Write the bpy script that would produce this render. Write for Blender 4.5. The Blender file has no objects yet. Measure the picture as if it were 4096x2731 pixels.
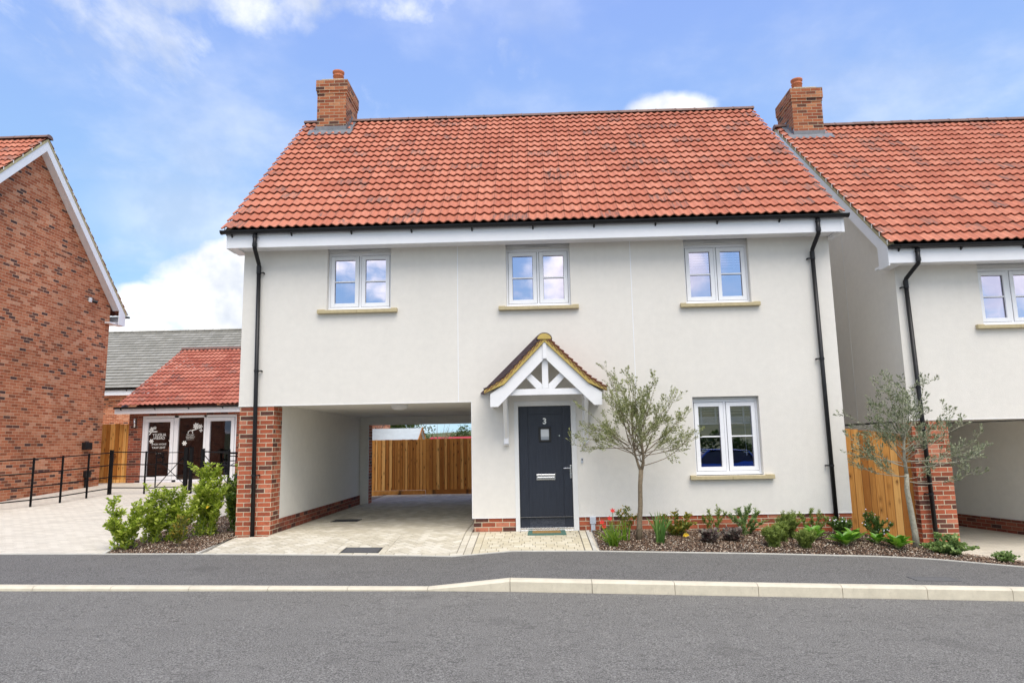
import bpy, math, random
from mathutils import Vector, Matrix
R = math.radians
sc = bpy.context.scene
col = sc.collection
random.seed(7)

# ------------------------------------------------------------------ camera
cam_d = bpy.data.cameras.new('camera')
cam = bpy.data.objects.new('camera', cam_d); col.objects.link(cam)
cam_d.sensor_width = 36.0; cam_d.lens = 36.0 * 2770 / 4096
cam_d.clip_start = 0.05; cam_d.clip_end = 5000
CH = 1.396
yw, pt, rl = R(-1.76), R(8.45), R(1.056)
fwd = Vector((math.sin(yw)*math.cos(pt), math.cos(yw)*math.cos(pt), math.sin(pt)))
rgt = Vector((math.cos(yw), -math.sin(yw), 0)); upv = rgt.cross(fwd)
r2 = rgt*math.cos(rl) - upv*math.sin(rl); u2 = rgt*math.sin(rl) + upv*math.cos(rl)
M = Matrix(((r2.x, u2.x, -fwd.x, 0), (r2.y, u2.y, -fwd.y, -11.55), (r2.z, u2.z, -fwd.z, CH), (0, 0, 0, 1)))
cam.matrix_world = M
sc.camera = cam

# ------------------------------------------------------------------ light
SUN_EL, SUN_AZ = R(60), R(160)      # azimuth clockwise from +Y: sun in front and slightly right of the facade, high
sun_d = bpy.data.lights.new('sun', 'SUN'); sun = bpy.data.objects.new('sun', sun_d); col.objects.link(sun)
sun_d.energy = 2.05; sun_d.angle = R(48); sun_d.color = (1.0, 0.93, 0.82)
sdir = Vector((math.sin(SUN_AZ)*math.cos(SUN_EL), math.cos(SUN_AZ)*math.cos(SUN_EL), math.sin(SUN_EL)))
sun.rotation_euler = sdir.to_track_quat('Z', 'Y').to_euler()
sun.location = sdir*60

sc.view_settings.view_transform = 'Standard'; sc.view_settings.look = 'None'
sc.view_settings.gamma = 1; sc.view_settings.use_curve_mapping = False
sc.view_settings.exposure = 0.78

# node helper -------------------------------------------------------
class G:
    def __init__(s, nt): s.nt = nt
    def n(s, t, _out=None, _p=None, **ins):
        nd = s.nt.nodes.new(t)
        for k, v in (_p or {}).items(): setattr(nd, k, v)
        for k, v in ins.items():
            key = int(k[1:]) if k[0] == 'i' and k[1:].isdigit() else k.replace('_', ' ')
            sk = nd.inputs[key]
            if isinstance(v, bpy.types.NodeSocket): s.nt.links.new(v, sk)
            else:
                if hasattr(sk.default_value, '__len__') and isinstance(v, tuple) and len(v) == 3 and len(sk.default_value) == 4: v = v + (1,)
                sk.default_value = v
        return nd.outputs[_out] if _out is not None else nd.outputs[0]
    def math(s, op, a, b=0.0, c=0.0, clamp=False): return s.n('ShaderNodeMath', 0, {'operation': op, 'use_clamp': clamp}, i0=a, i1=b, i2=c)
    def vm(s, op, a, b=(0, 0, 0), out=0): return s.n('ShaderNodeVectorMath', out, {'operation': op}, i0=a, i1=b)
    def ramp(s, f, stops, interp='LINEAR'):
        nd = s.nt.nodes.new('ShaderNodeValToRGB'); s.nt.links.new(f, nd.inputs[0]); cr = nd.color_ramp; cr.interpolation = interp
        while len(cr.elements) < len(stops): cr.elements.new(0.5)
        for e, (p, c) in zip(cr.elements, stops):
            e.position = p; e.color = tuple(c)+(1,) if hasattr(c, '__len__') else (c, c, c, 1)
        return nd.outputs[0]
    def mix(s, f, a, b, mode='MIX'):
        return s.n('ShaderNodeMix', 2, {'data_type': 'RGBA', 'blend_type': mode}, i0=f, i6=a, i7=b)
    def mr(s, v, a, b, c=0.0, d=1.0, smooth=False):
        return s.n('ShaderNodeMapRange', 0, {'interpolation_type': 'SMOOTHSTEP' if smooth else 'LINEAR'}, i0=v, i1=a, i2=b, i3=c, i4=d)
    def noise(s, vec, scale, detail=3.0, rough=0.55, out=0):
        return s.n('ShaderNodeTexNoise', out, None, Vector=vec, Scale=scale, Detail=detail, Roughness=rough)
    def sep(s, v):
        nd = s.nt.nodes.new('ShaderNodeSeparateXYZ'); s.nt.links.new(v, nd.inputs[0]); return nd.outputs
    def comb(s, x, y, z=0.0): return s.n('ShaderNodeCombineXYZ', 0, None, i0=x, i1=y, i2=z)

# ------------------------------------------------------------------ sky
w = bpy.data.worlds.new('World'); sc.world = w; w.use_nodes = True
w.node_tree.nodes.clear(); g = G(w.node_tree)
sky = g.n('ShaderNodeTexSky', 0, {'sky_type': 'NISHITA', 'sun_disc': False, 'sun_elevation': SUN_EL, 'sun_rotation': SUN_AZ, 'altitude': 50.0, 'air_density': 1.0, 'dust_density': 0.6, 'ozone_density': 1.6})
d0 = g.n('ShaderNodeTexCoord', 0)
dv = g.vm('NORMALIZE', d0)
X, Y, Z = g.sep(dv)
zz = g.math('ADD', g.math('ABSOLUTE', Z), 0.18)
pl = g.comb(g.math('DIVIDE', X, zz), g.math('DIVIDE', Y, zz), 0.0)          # cloud layer seen in perspective
n1 = g.noise(pl, 1.7, 8, 0.56); n2 = g.noise(g.vm('ADD', dv, (3.1, 1.7, 0.4)), 7.5, 8, 0.58)
nz = g.math('ADD', g.math('MULTIPLY', n1, 0.45), g.math('MULTIPLY', n2, 0.55))
def blob(c, rad, amp, sz=1.7):
    c = Vector(c).normalized()
    dd = g.vm('MULTIPLY', g.vm('SUBTRACT', dv, tuple(c)), (1, 1, sz))
    ln = g.vm('LENGTH', dd, out=1)
    return g.math('MULTIPLY', g.mr(ln, rad, rad*0.15, 0, 1, True), amp)
blobs = [((-.49, .855, .110), .38, .42, 3.4), ((-.375, .87, .215), .11, .5, 1.0), ((-.40, .87, .18), .15, .4, 1.1), ((-.50, .84, .19), .09, .3, 2.4), ((-.455, .85, .315), .22, .15, 1.6),
         ((.185, .873, .432), .11, .44, 2.2), ((.145, .873, .43), .06, .30, 2.2), ((.20, .873, .45), .05, .2, 1.4), ((-.40, .75, .56), .30, .27, 3.6), ((-.25, .79, .57), .26, .27, 4.0), ((-.525, .70, .485), .10, .26, .9),
         ((-.1, .99, .06), .34, .26, 3.5), ((.60, .66, .47), .07, .17, 1.0),
         ((0.12, -.9, .22), .30, .34, 2.0), ((-.25, -.9, .45), .30, .30, 1.5), ((.3, -.85, .5), .26, .28, 1.5), ((-.5, -.8, .2), .3, .25, 2.0), ((.55, -.75, .25), .25, .25, 2)]
acc = None
for b in blobs:
    o = blob(*b); acc = o if acc is None else g.math('MAXIMUM', acc, o)
cf = g.math('ADD', nz, acc)
cloud = g.mr(cf, 0.66, 0.86, 0, 1, True)
veil = g.math('MULTIPLY', g.mr(n1, 0.42, 0.70, 0, 1, True), 0.34)
wisp = g.mr(g.noise(g.vm('MULTIPLY', pl, (2.2, 1.0, 1)), 1.5, 9, .62), .52, .72, 0, .75, True)
veil = g.math('MAXIMUM', veil, g.math('MULTIPLY', wisp, g.math('MULTIPLY', g.mr(Z, .36, .52, 0, .9, True), g.mr(X, .12, -.12, .12, 1, True))))
veil = g.math('MAXIMUM', veil, blob((-.44, .86, .30), .16, .38, 1.9))
cloud = g.math('MAXIMUM', cloud, veil)
cshade = g.mr(g.noise(g.vm('ADD', dv, (0.3, 0.1, 1.03)), 9, 5, 0.55), 0.35, 0.62, 0, 1, True)
SK = 1.0
ccol = g.mix(cshade, (5.0, 5.4, 6.1), (8.4, 8.4, 8.4))
back = g.mr(Y, 0.05, -0.35, 0, 1, True)            # the sky over the street behind the camera: bright broken cloud
cov = g.mr(nz, 0.44, 0.57, 0, 1, True)
cloud = g.math('MAXIMUM', cloud, g.math('MULTIPLY', back, cov))
ccol = g.mix(back, ccol, g.mix(cshade, (6.0, 6.3, 7.2), (13.0, 12.4, 11.3)))
hz = g.mr(Z, 0.0, 0.5, 1, 0, True)
grad = g.ramp(Z, [(0.0, (3.6, 5.7, 7.1)), (.22, (2.75, 4.75, 7.0)), (.42, (2.4, 3.85, 7.0)), (.62, (2.1, 3.15, 6.9)), (1, (1.2, 2.1, 5.2))])
skyc = g.mix(0.85, sky, grad)
fin = g.mix(cloud, skyc, ccol)
bg = g.n('ShaderNodeBackground', 0, None, Color=fin, Strength=0.088)
out = w.node_tree.nodes.new('ShaderNodeOutputWorld'); w.node_tree.links.new(bg, out.inputs[0])

# ------------------------------------------------------------------ ground heights
def itp(x, T):
    if x <= T[0][0]: return T[0][1]
    for (a, b), (c, d) in zip(T, T[1:]):
        if x <= c: return b+(d-b)*(x-a)/(c-a)
    return T[-1][1]
ZB = [(-14,-.0),(-7.7,-.034),(-4.87,-.07),(-1.9,-.13),(-1.2,-.15),(-.34,-.09),(.79,-.105),(3.1,-.17),(5.18,-.245),(6.3,-.30),(8,-.39),(14,-.62)]
ZK = [(-14,.02),(-6.1,-.107),(-1.25,-.183),(-.32,-.10),(2.46,-.185),(5.25,-.262),(9,-.40),(14,-.6)]
ZR = [(-14,-.02),(-6.1,-.155),(-1.25,-.21),(-.32,-.226),(2.46,-.31),(5.25,-.39),(9,-.53),(14,-.73)]
ZF = [(-14,.03),(-7,.02),(-4.98,-.02),(-4.2,0),(1.2,0),(3,-.03),(5.03,-.09),(6.2,-.38),(6.9,-.44),(14,-.6)]
YB = [(-99,-1.5),(4.7,-1.5),(5.4,-1.62),(6.3,-2.02),(7.2,-2.2),(99,-2.2)]
SL = [(-8,.045),(-5.3,0)]
def yb(x): return itp(x, YB)
def gz(x, y):
    if y < -3.375: return itp(x, ZR)
    b0 = yb(x)
    if y < b0:
        a = itp(x, ZK); b = itp(x, ZB); return a+(b-a)*(y+3.375)/(b0+3.375)
    if y < 0:
        b = itp(x, ZB); c = itp(x, ZF); return b+(c-b)*(y-b0)/(0-b0)
    return itp(x, ZF)+itp(x, SL)*min(y, 14)

# ------------------------------------------------------------------ materials
MATS = {}
def newmat(name):
    m = bpy.data.materials.new(name); m.use_nodes = True; m.node_tree.nodes.clear()
    g = G(m.node_tree); MATS[name] = m
    return m, g
def finish(m, g, color, rough=0.7, bump=None, bstr=0.3, bdist=0.01, metal=0.0, spec=0.5, trans=0.0, **kw):
    ins = dict(Base_Color=color, Roughness=rough, Metallic=metal)
    ins['Specular_IOR_Level'] = spec
    if bump is not None:
        ins['Normal'] = g.n('ShaderNodeBump', 0, None, Strength=bstr, Distance=bdist, Height=bump)
    ins.update(kw)
    b = g.n('ShaderNodeBsdfPrincipled', 0, None, **ins)
    if trans:
        t = g.n('ShaderNodeBsdfTranslucent', 0, None, Color=color)
        b = g.n('ShaderNodeMixShader', 0, None, i0=trans, i1=b, i2=t)
    o = g.nt.nodes.new('ShaderNodeOutputMaterial'); g.nt.links.new(b, o.inputs[0])
    return m
def UV(g): return g.n('ShaderNodeUVMap', 0)
def POS(g): return g.n('ShaderNodeNewGeometry', 0)

def plain(name, c, rough=0.5, var=0.06, nscale=6.0, metal=0.0, spec=0.5, bump=0.0, bscale=60):
    m, g = newmat(name); p = POS(g)
    n = g.noise(p, nscale, 5, 0.6)
    lo = tuple(max(0, x*(1-var)) for x in c); hi = tuple(min(1, x*(1+var)) for x in c)
    cc = g.ramp(n, [(0.3, lo), (0.7, hi)])
    if bump: return finish(m, g, cc, rough, g.noise(p, bscale, 3), bump, 0.004, metal, spec)
    return finish(m, g, cc, rough, None, metal=metal, spec=spec)

def mk_render(name='cream_render', c=(.762, .733, .678)):
    m, g = newmat(name); p = POS(g)
    big = g.noise(p, 0.7, 4, 0.6); fine = g.noise(p, 130, 2, 0.7); med = g.noise(p, 9, 4, 0.6)
    f = g.math('ADD', g.math('MULTIPLY', big, 0.5), g.math('MULTIPLY', med, 0.5))
    cc = g.ramp(f, [(0.35, tuple(x*0.955 for x in c)), (0.65, tuple(min(1, x*1.03) for x in c))])
    st = g.noise(g.vm('MULTIPLY', p, (3.0, 3.0, 0.35)), 1.0, 5, 0.65)
    cc = g.mix(g.mr(st, 0.52, 0.75, 0, 0.10), cc, tuple(x*0.75 for x in c))
    return finish(m, g, cc, 0.9, g.noise(p, 75, 3, 0.75), 0.55, 0.006, spec=0.2)
mk_render()
mk_render('brightened_render', (.84, .825, .775))  # same cream render, colour raised to brighten the shaded carport interiors
plain('white_upvc', (.84, .85, .88), 0.32, 0.03, 3)
plain('white_paint', (.82, .82, .83), 0.5, 0.04, 5)
plain('off_white_frame', (.74, .74, .73), 0.4, 0.03, 5)
plain('black_plastic', (.011, .011, .013), 0.42, 0.25, 10, spec=.35)
plain('black_iron', (.004, .004, .005), 0.6, 0.3, 20, spec=.2)
plain('gasket', (.015, .015, .015), 0.6)
plain('chrome', (.75, .76, .78), 0.16, 0.03, 5, metal=1.0)
plain('lead', (.17, .18, .20), 0.55, 0.22, 9, bump=.4, bscale=14)
plain('terracotta', (.50, .16, .07), 0.75, 0.15, 9, bump=.2)
plain('sill_stone', (.50, .42, .25), 0.85, 0.12, 14, bump=.25)
plain('verge_mortar', (.46, .41, .24), 0.92, 0.2, 10, bump=.6, bscale=50)
plain('porch_mortar', (.50, .37, .11), 0.92, 0.18, 12, bump=.5, bscale=50)
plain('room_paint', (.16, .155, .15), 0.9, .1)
plain('dark_room', (.07, .062, .052), 0.9, .2)
plain('blind_white', (.72, .73, .76), 0.6, .03)
plain('mortar_joint', (.60, .55, .44), 0.9, .1)
plain('red_petal', (.55, .025, .015), 0.6, .3, 40)
plain('white_petal', (.80, .78, .88), 0.6, .1, 40)
plain('violet_petal', (.38, .36, .75), 0.6, .1, 40)
plain('yellow_leaf', (.75, .50, .03), 0.6, .25, 30)
plain('steel_grate', (.055, .058, .06), 0.6, .3, 20, bump=.3)
plain('recess_cover', (.085, .085, .088), 0.8, .25, 35, bump=.5)
plain('cover_tarmac', (.125, .123, .12), .9, .25, 60, bump=.4)
plain('mat_green', (.075, .16, .13), 0.95, .25, 60, bump=.6, bscale=300)
plain('mat_coir', (.32, .19, .06), 0.95, .35, 60, bump=.8, bscale=300)
plain('brown_lamp', (.10, .07, .055), 0.5)
plain('felt_roof', (.47, .53, .56), 0.9, .07, 5)
plain('grey_box', (.52, .56, .62), 0.45, .04)
plain('sticker_white', (.82, .83, .80), 0.6, .02)
plain('bark', (.20, .155, .10), 0.9, .35, 30, bump=.8, bscale=45)
plain('pale_bark', (.33, .31, .24), 0.9, .3, 30, bump=.8, bscale=45)
plain('green_stem', (.16, .22, .06), 0.8, .3, 20)

def mk_brick(name, stops, mortar, scale=1.0, bright=1.0, bstr=.7, msz=.005, blotf=.5):
    m, g = newmat(name); uv = UV(g); p = POS(g)
    wob = g.vm('MULTIPLY', g.vm('SUBTRACT', g.noise(uv, 9, 3, out=1), (.5, .5, .5)), (.006, .006, 0))
    v = g.vm('ADD', uv, wob)
    nd = g.nt.nodes.new('ShaderNodeTexBrick'); g.nt.links.new(v, nd.inputs['Vector'])
    nd.offset = 0.5; nd.squash = 1.0
    for k, val in dict(Color1=(0, 0, 0, 1), Color2=(1, 1, 1, 1), Mortar=(.5, .5, .5, 1), Scale=1.0*scale).items(): nd.inputs[k].default_value = val
    nd.inputs['Mortar Size'].default_value = msz; nd.inputs['Mortar Smooth'].default_value = .25
    nd.inputs['Bias'].default_value = 0; nd.inputs['Brick Width'].default_value = .225; nd.inputs['Row Height'].default_value = .075
    base = g.ramp(nd.outputs[0], [(a, tuple(x*bright for x in c)) for a, c in stops], 'LINEAR')
    blot = g.noise(v, 16, 5, 0.7)
    base = g.mix(g.mr(blot, .5, .75, 0, .5), base, g.mix(0.6, base, (.42*bright, .16*bright, .08*bright)))
    base = g.mix(g.mr(g.noise(g.vm('ADD', v, (3, 8, 0)), 13, 6, .75), .54, .68, 0, blotf), base, (.11, .05, .04))
    base = g.mix(g.mr(g.noise(v, 60, 4, .8), .35, .7, 0, .35), base, g.mix(0.5, base, (.10, .05, .035)))
    mort = g.mix(g.noise(p, 25, 3), tuple(x*.8 for x in mortar), mortar)
    big = g.mr(g.noise(p, 0.8, 4, .6), .35, .65, .86, 1.1)
    c = g.mix(nd.outputs['Fac'], base, mort)
    c = g.mix(1.0, c, g.comb(big, big, big), 'MULTIPLY')
    h = g.math('ADD', g.math('MULTIPLY', g.math('SUBTRACT', 1.0, nd.outputs['Fac']), 1.0), g.math('MULTIPLY', g.noise(v, 90, 4, .7), .25))
    return finish(m, g, c, 0.88, h, bstr, 0.008, spec=.25)
mk_brick('red_brick', [(0, (.08, .035, .03)), (.09, (.14, .055, .04)), (.2, (.30, .075, .04)), (.5, (.43, .105, .05)), (.8, (.52, .145, .075)), (1, (.58, .24, .15))], (.66, .58, .42), msz=.0065, blotf=.7)
mk_brick('orange_brick', [(0, (.07, .04, .04)), (.06, (.14, .06, .045)), (.12, (.30, .09, .04)), (.35, (.42, .125, .058)), (.6, (.50, .17, .08)), (.85, (.57, .235, .125)), (1, (.62, .31, .19))], (.68, .47, .31))
mk_brick('chimney_brick', [(0, (.07, .035, .03)), (.14, (.13, .055, .035)), (.3, (.30, .085, .04)), (.65, (.42, .14, .06)), (1, (.52, .24, .12))], (.55, .48, .34))
mk_brick('dark_red_brick', [(0, (.06, .03, .03)), (.2, (.18, .05, .035)), (.6, (.30, .075, .045)), (1, (.38, .12, .07))], (.42, .33, .24))

def mk_tile(name, cols, dark, darkamt=.75, rough=.8, lines=True, brk=.006):
    # UV: u = tile column, v = course + position within the course
    m, g = newmat(name); uv = UV(g); p = POS(g)
    U, V, _ = g.sep(uv)
    cell = g.comb(g.math('FLOOR', U), g.math('FLOOR', V))
    wn = g.n('ShaderNodeTexWhiteNoise', 0, {'noise_dimensions': '3D'}, Vector=cell)
    wn2 = g.n('ShaderNodeTexWhiteNoise', 0, {'noise_dimensions': '3D'}, Vector=g.vm('ADD', cell, (17.3, 5.1, 2)))
    base = g.ramp(wn, cols)
    base = g.mix(g.mr(g.noise(p, 5, 5, .7), .3, .75, 0, .35), base, tuple(x*.72 for x in cols[1][1]))
    loc = g.noise(g.vm('MULTIPLY', p, (1, 1, 1)), .9, 3, .6)
    thr = g.mr(loc, .3, .75, .97, .74)
    pick = g.math('GREATER_THAN', wn2, thr)
    st = g.mr(g.noise(g.vm('MULTIPLY', uv, (7.0, .8, 1)), 1.0, 3, .6), .38, .66, 0, 1, True)
    c = g.mix(g.math('MULTIPLY', g.math('MULTIPLY', pick, st), darkamt), base, dark)
    run = g.mr(g.noise(g.vm('MULTIPLY', uv, (3.3, .16, 1)), 1.0, 4, .65), .58, .72, 0, .38, True)
    c = g.mix(run, c, dark)
    # faint lichen dust
    c = g.mix(g.mr(g.noise(p, 120, 2, .8), .62, .75, 0, .35), c, tuple(min(1, x*1.35) for x in cols[-1][1]))
    if lines:
        fu = g.math('FRACT', U); e = g.math('MINIMUM', fu, g.math('SUBTRACT', 1.0, fu))
        ln = g.mr(e, 0.008, 0.03, 0.55, 0)
        c = g.mix(ln, c, tuple(x*.35 for x in cols[0][1]))
    return finish(m, g, c, rough, g.noise(p, 160, 3, .8), .25, .003, spec=.25)
mk_tile('red_tile', [(0, (.445, .150, .092)), (.5, (.525, .190, .118)), (1, (.585, .238, .153))], (.14, .115, .105))
mk_tile('deep_red_tile', [(0, (.36, .105, .07)), (.5, (.45, .15, .10)), (1, (.54, .21, .145))], (.16, .11, .10))
mk_tile('slate_tile', [(0, (.27, .262, .225)), (.5, (.32, .31, .27)), (1, (.37, .36, .32))], (.2, .2, .18), .4)
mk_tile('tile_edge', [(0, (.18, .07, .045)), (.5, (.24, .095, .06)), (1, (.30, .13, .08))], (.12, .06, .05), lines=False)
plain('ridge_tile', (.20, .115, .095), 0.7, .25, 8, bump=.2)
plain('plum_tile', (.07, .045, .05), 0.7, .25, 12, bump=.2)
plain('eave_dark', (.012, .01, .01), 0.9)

def mk_wood(name, tint=1.0):
    m, g = newmat(name); uv = UV(g)
    U, V, _ = g.sep(uv)                       # u in boards (board index + 0..1), v metres up
    fl = g.math('FLOOR', U)
    wn = g.n('ShaderNodeTexWhiteNoise', 0, {'noise_dimensions': '1D'}, W=fl)
    uvb = g.comb(g.math('MULTIPLY', U, .12), g.math('ADD', V, g.math('MULTIPLY', wn, 37.0)), g.math('MULTIPLY', wn, 9.0))
    grain = g.noise(g.vm('MULTIPLY', uvb, (90, 2.2, 1)), 1.0, 5, .65)
    wave = g.n('ShaderNodeTexNoise', 0, None, Vector=g.vm('MULTIPLY', uvb, (18, 1.0, 1)), Scale=1.0, Detail=2.0)
    a = tuple(x*tint for x in (.33, .125, .025)); b = tuple(x*tint for x in (.52, .235, .055)); c_ = tuple(min(1, x*tint) for x in (.70, .39, .125))
    c = g.ramp(g.math('ADD', g.math('MULTIPLY', grain, .5), g.math('MULTIPLY', wn, .5)), [(.30, a), (.5, b), (.70, c_)])
    c = g.mix(g.mr(wave, .5, .7, 0, .35), c, a)
    vo = g.nt.nodes.new('ShaderNodeTexVoronoi'); vo.feature = 'F1'
    g.nt.links.new(g.vm('MULTIPLY', uvb, (15, 6.0, 1)), vo.inputs['Vector']); vo.inputs['Scale'].default_value = 1.0
    pick = g.math('GREATER_THAN', g.sep(vo.outputs['Color'])[0], .72)
    c = g.mix(g.math('MULTIPLY', pick, g.mr(vo.outputs['Distance'], .14, .55, .55, 0, True)), c, (.20, .08, .02))
    c = g.mix(g.math('MULTIPLY', pick, g.mr(vo.outputs['Distance'], .10, .24, .95, 0, True)), c, (.05, .02, .007))
    c = g.mix(g.mr(g.noise(g.vm('MULTIPLY', uvb, (5, 1.2, 1)), 1.2, 3), .58, .78, 0, .45), c, (.20, .08, .022))
    fu = g.math('FRACT', U); ed = g.math('MAXIMUM', g.mr(fu, .90, .965, 0, .85, True), g.mr(fu, .06, .025, 0, .45, True))  # shade of the seams between boards, painted into each board's edges
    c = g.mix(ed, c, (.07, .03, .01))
    return finish(m, g, c, .75, grain, .35, .004, spec=.25)
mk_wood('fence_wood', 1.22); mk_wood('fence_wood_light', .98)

def mk_door():
    m, g = newmat('navy_door'); p = POS(g)
    gr = g.noise(g.vm('MULTIPLY', p, (60, 60, 4)), 1.0, 5, .7)
    c = g.ramp(gr, [(.3, (.010, .013, .023)), (.7, (.021, .027, .042))])
    return finish(m, g, c, .42, gr, .35, .003)
mk_door()
def mk_grainrail():
    m, g = newmat('navy_door_rail'); p = POS(g)
    q = g.vm('MULTIPLY', p, (7, 7, 60)); n = g.noise(q, .9, 3, .6)
    wv = g.math('SINE', g.math('MULTIPLY', n, 40))
    c = g.ramp(g.mr(wv, -1, 1, 0, 1), [(.3, (.014, .018, .030)), (.9, (.055, .062, .08))])
    return finish(m, g, c, .45, wv, .25, .003)
mk_grainrail()

def mk_glass(name, refl=.42, tint=(.55, .6, .72), gl=(.86, .83, 1.0)):
    m, g = newmat(name)
    lw = g.n('ShaderNodeLayerWeight', 1, None, Blend=.25)
    f = g.math('ADD', refl, g.math('MULTIPLY', lw, .5), clamp=True)
    nrm = g.n('ShaderNodeBump', 0, None, Strength=.03, Distance=.05, Height=g.noise(POS(g), 1.6, 2, .4))
    a = g.n('ShaderNodeBsdfTransparent', 0, None, Color=tint)
    b = g.n('ShaderNodeBsdfGlossy', 0, None, Color=gl, Roughness=.01, Normal=nrm)
    s_ = g.n('ShaderNodeMixShader', 0, None, i0=f, i1=a, i2=b)
    o = g.nt.nodes.new('ShaderNodeOutputMaterial'); g.nt.links.new(s_, o.inputs[0])
    return m
mk_glass('window_glass', .70); mk_glass('lower_glass', .42); mk_glass('door_glass', .06, (.7, .65, .6))
mk_glass('clear_plastic', .15, (.9, .9, .9))
m, g = newmat('obscure_glass'); finish(m, g, g.mix(g.mr(g.sep(POS(g))[2], 1.50, 1.53), (.33, .36, .40), (.62, .64, .66)), .25)

def mk_asphalt(name, c, streak):
    m, g = newmat(name); p = POS(g)
    fine = g.noise(p, 85, 3, .85); f2 = g.noise(p, 60, 3, .8); big = g.noise(g.vm('MULTIPLY', p, (1, 2.0, 1)), 1.1, 5, .65)
    cc = g.ramp(big, [(.3, tuple(x*.88 for x in c)), (.7, tuple(x*1.1 for x in c))])
    cc = g.mix(g.mr(fine, .51, .60, 0, .8), cc, tuple(min(1, x*2.1) for x in c))
    cc = g.mix(g.mr(fine, .49, .40, 0, .8), cc, tuple(x*.38 for x in c))
    mid = g.noise(g.vm('ADD', p, (5, 2, 0)), 26, 3, .8)
    cc = g.mix(g.mr(mid, .50, .36, 0, .35), cc, tuple(x*.5 for x in c))
    sc_ = g.noise(g.vm('MULTIPLY', p, (5.5, 10, 1)), 1.3, 6, .75)
    cc = g.mix(g.mr(sc_, .56, .66, 0, streak, True), cc, tuple(x*.42 for x in c))
    sp = g.noise(g.vm('ADD', p, (7, 3, 0)), 1.9, 6, .7)
    cc = g.mix(g.mr(sp, .58, .70, 0, streak*.6, True), cc, tuple(x*1.4 for x in c))
    blot = g.noise(g.vm('ADD', p, (1, 9, 0)), 1.3, 3, .5)
    cc = g.mix(g.mr(blot, .64, .70, 0, .28, True), cc, tuple(x*.55 for x in c))
    h = g.math('ADD', g.math('MULTIPLY', f2, .5), g.math('MULTIPLY', g.math('SUBTRACT', 1.0, g.mr(sc_, .6, .7, 0, 1)), .5))
    return finish(m, g, cc, .92, h, .6, .008, spec=.2)
mk_asphalt('road_asphalt', (.172, .165, .150), .5); mk_asphalt('path_asphalt', (.143, .138, .129), .35)

def mk_conc(name, c, bs=.35):
    m, g = newmat(name); p = POS(g); n = g.noise(p, 4, 6, .7)
    cc = g.ramp(n, [(.3, tuple(x*.84 for x in c)), (.7, tuple(min(1, x*1.08) for x in c))])
    cc = g.mix(g.mr(g.noise(g.vm('MULTIPLY', p, (6, 6, 2)), 3, 5, .7), .58, .75, 0, .5), cc, tuple(x*.62 for x in c))
    cc = g.mix(g.mr(g.noise(p, 220, 2, .8), .6, .75, 0, .4), cc, tuple(x*.6 for x in c))
    return finish(m, g, cc, .9, g.noise(p, 130, 3, .7), bs, .004, spec=.2)
mk_conc('kerb_concrete', (.66, .60, .47)); mk_conc('edging_concrete', (.60, .58, .52)); mk_conc('pale_joint', (.22, .20, .17))

def mk_paver(name, cols, mossy=0.0):
    m, g = newmat(name); uv = UV(g); p = POS(g)
    U, V, _ = g.sep(uv)
    c = g.ramp(U, cols)
    c = g.mix(g.mr(g.noise(p, 1.1, 5, .65), .35, .7, 0, .4), c, tuple(x*.80 for x in cols[0][1]))
    c = g.mix(g.mr(g.noise(p, 150, 2, .8), .6, .75, 0, .45), c, tuple(x*.6 for x in cols[0][1]))
    return finish(m, g, c, .92, g.noise(p, 120, 3, .7), .35, .003, spec=.2)
mk_paver('herringbone_paver', [(0, (.51, .465, .365)), (.5, (.61, .56, .45)), (1, (.71, .67, .57))])
mk_paver('path_paver', [(0, (.56, .50, .36)), (.5, (.62, .56, .42)), (1, (.68, .63, .50))])
m, g = newmat('drive_paving'); uv = UV(g)
rot = g.n('ShaderNodeVectorRotate', 0, {'rotation_type': 'Z_AXIS'}, Vector=uv, Angle=.12)
nd = g.nt.nodes.new('ShaderNodeTexBrick'); g.nt.links.new(rot, nd.inputs['Vector']); nd.offset = .5
for k, v in {'Color1': (.56, .51, .42, 1), 'Color2': (.70, .65, .55, 1), 'Mortar': (.27, .25, .21, 1), 'Scale': 1.0, 'Mortar Size': .004, 'Mortar Smooth': .3, 'Bias': .1, 'Brick Width': .2, 'Row Height': .1}.items(): nd.inputs[k].default_value = v
c = g.mix(g.mr(g.noise(POS(g), .6, 5, .65), .35, .65, 0, .6), nd.outputs[0], (.63, .585, .495))
c = g.mix(g.mr(g.noise(g.vm('MULTIPLY', POS(g), (.6, 2.2, 1)), 1.2, 5, .7), .5, .7, 0, .35), c, (.42, .395, .34))
finish(m, g, c, .92, g.math('SUBTRACT', 1.0, nd.outputs['Fac']), .4, .004, spec=.2)

m, g = newmat('soil'); p = POS(g)
finish(m, g, g.ramp(g.noise(p, 40, 5, .7), [(.3, (.03, .018, .012)), (.7, (.10, .062, .04))]), .95, g.noise(p, 60, 4, .7), .8, .02)
m, g = newmat('bark_chip'); U, V, _ = g.sep(UV(g))
finish(m, g, g.ramp(U, [(0, (.05, .027, .016)), (.3, (.14, .075, .045)), (.55, (.26, .16, .10)), (.75, (.42, .31, .22)), (.9, (.62, .53, .42)), (1, (.80, .73, .62))]), .9)
m, g = newmat('grass_field'); p = POS(g)
finish(m, g, g.ramp(g.noise(p, .05, 6, .65), [(.3, (.045, .075, .02)), (.55, (.11, .13, .035)), (.75, (.20, .18, .06))]), .95)

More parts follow.
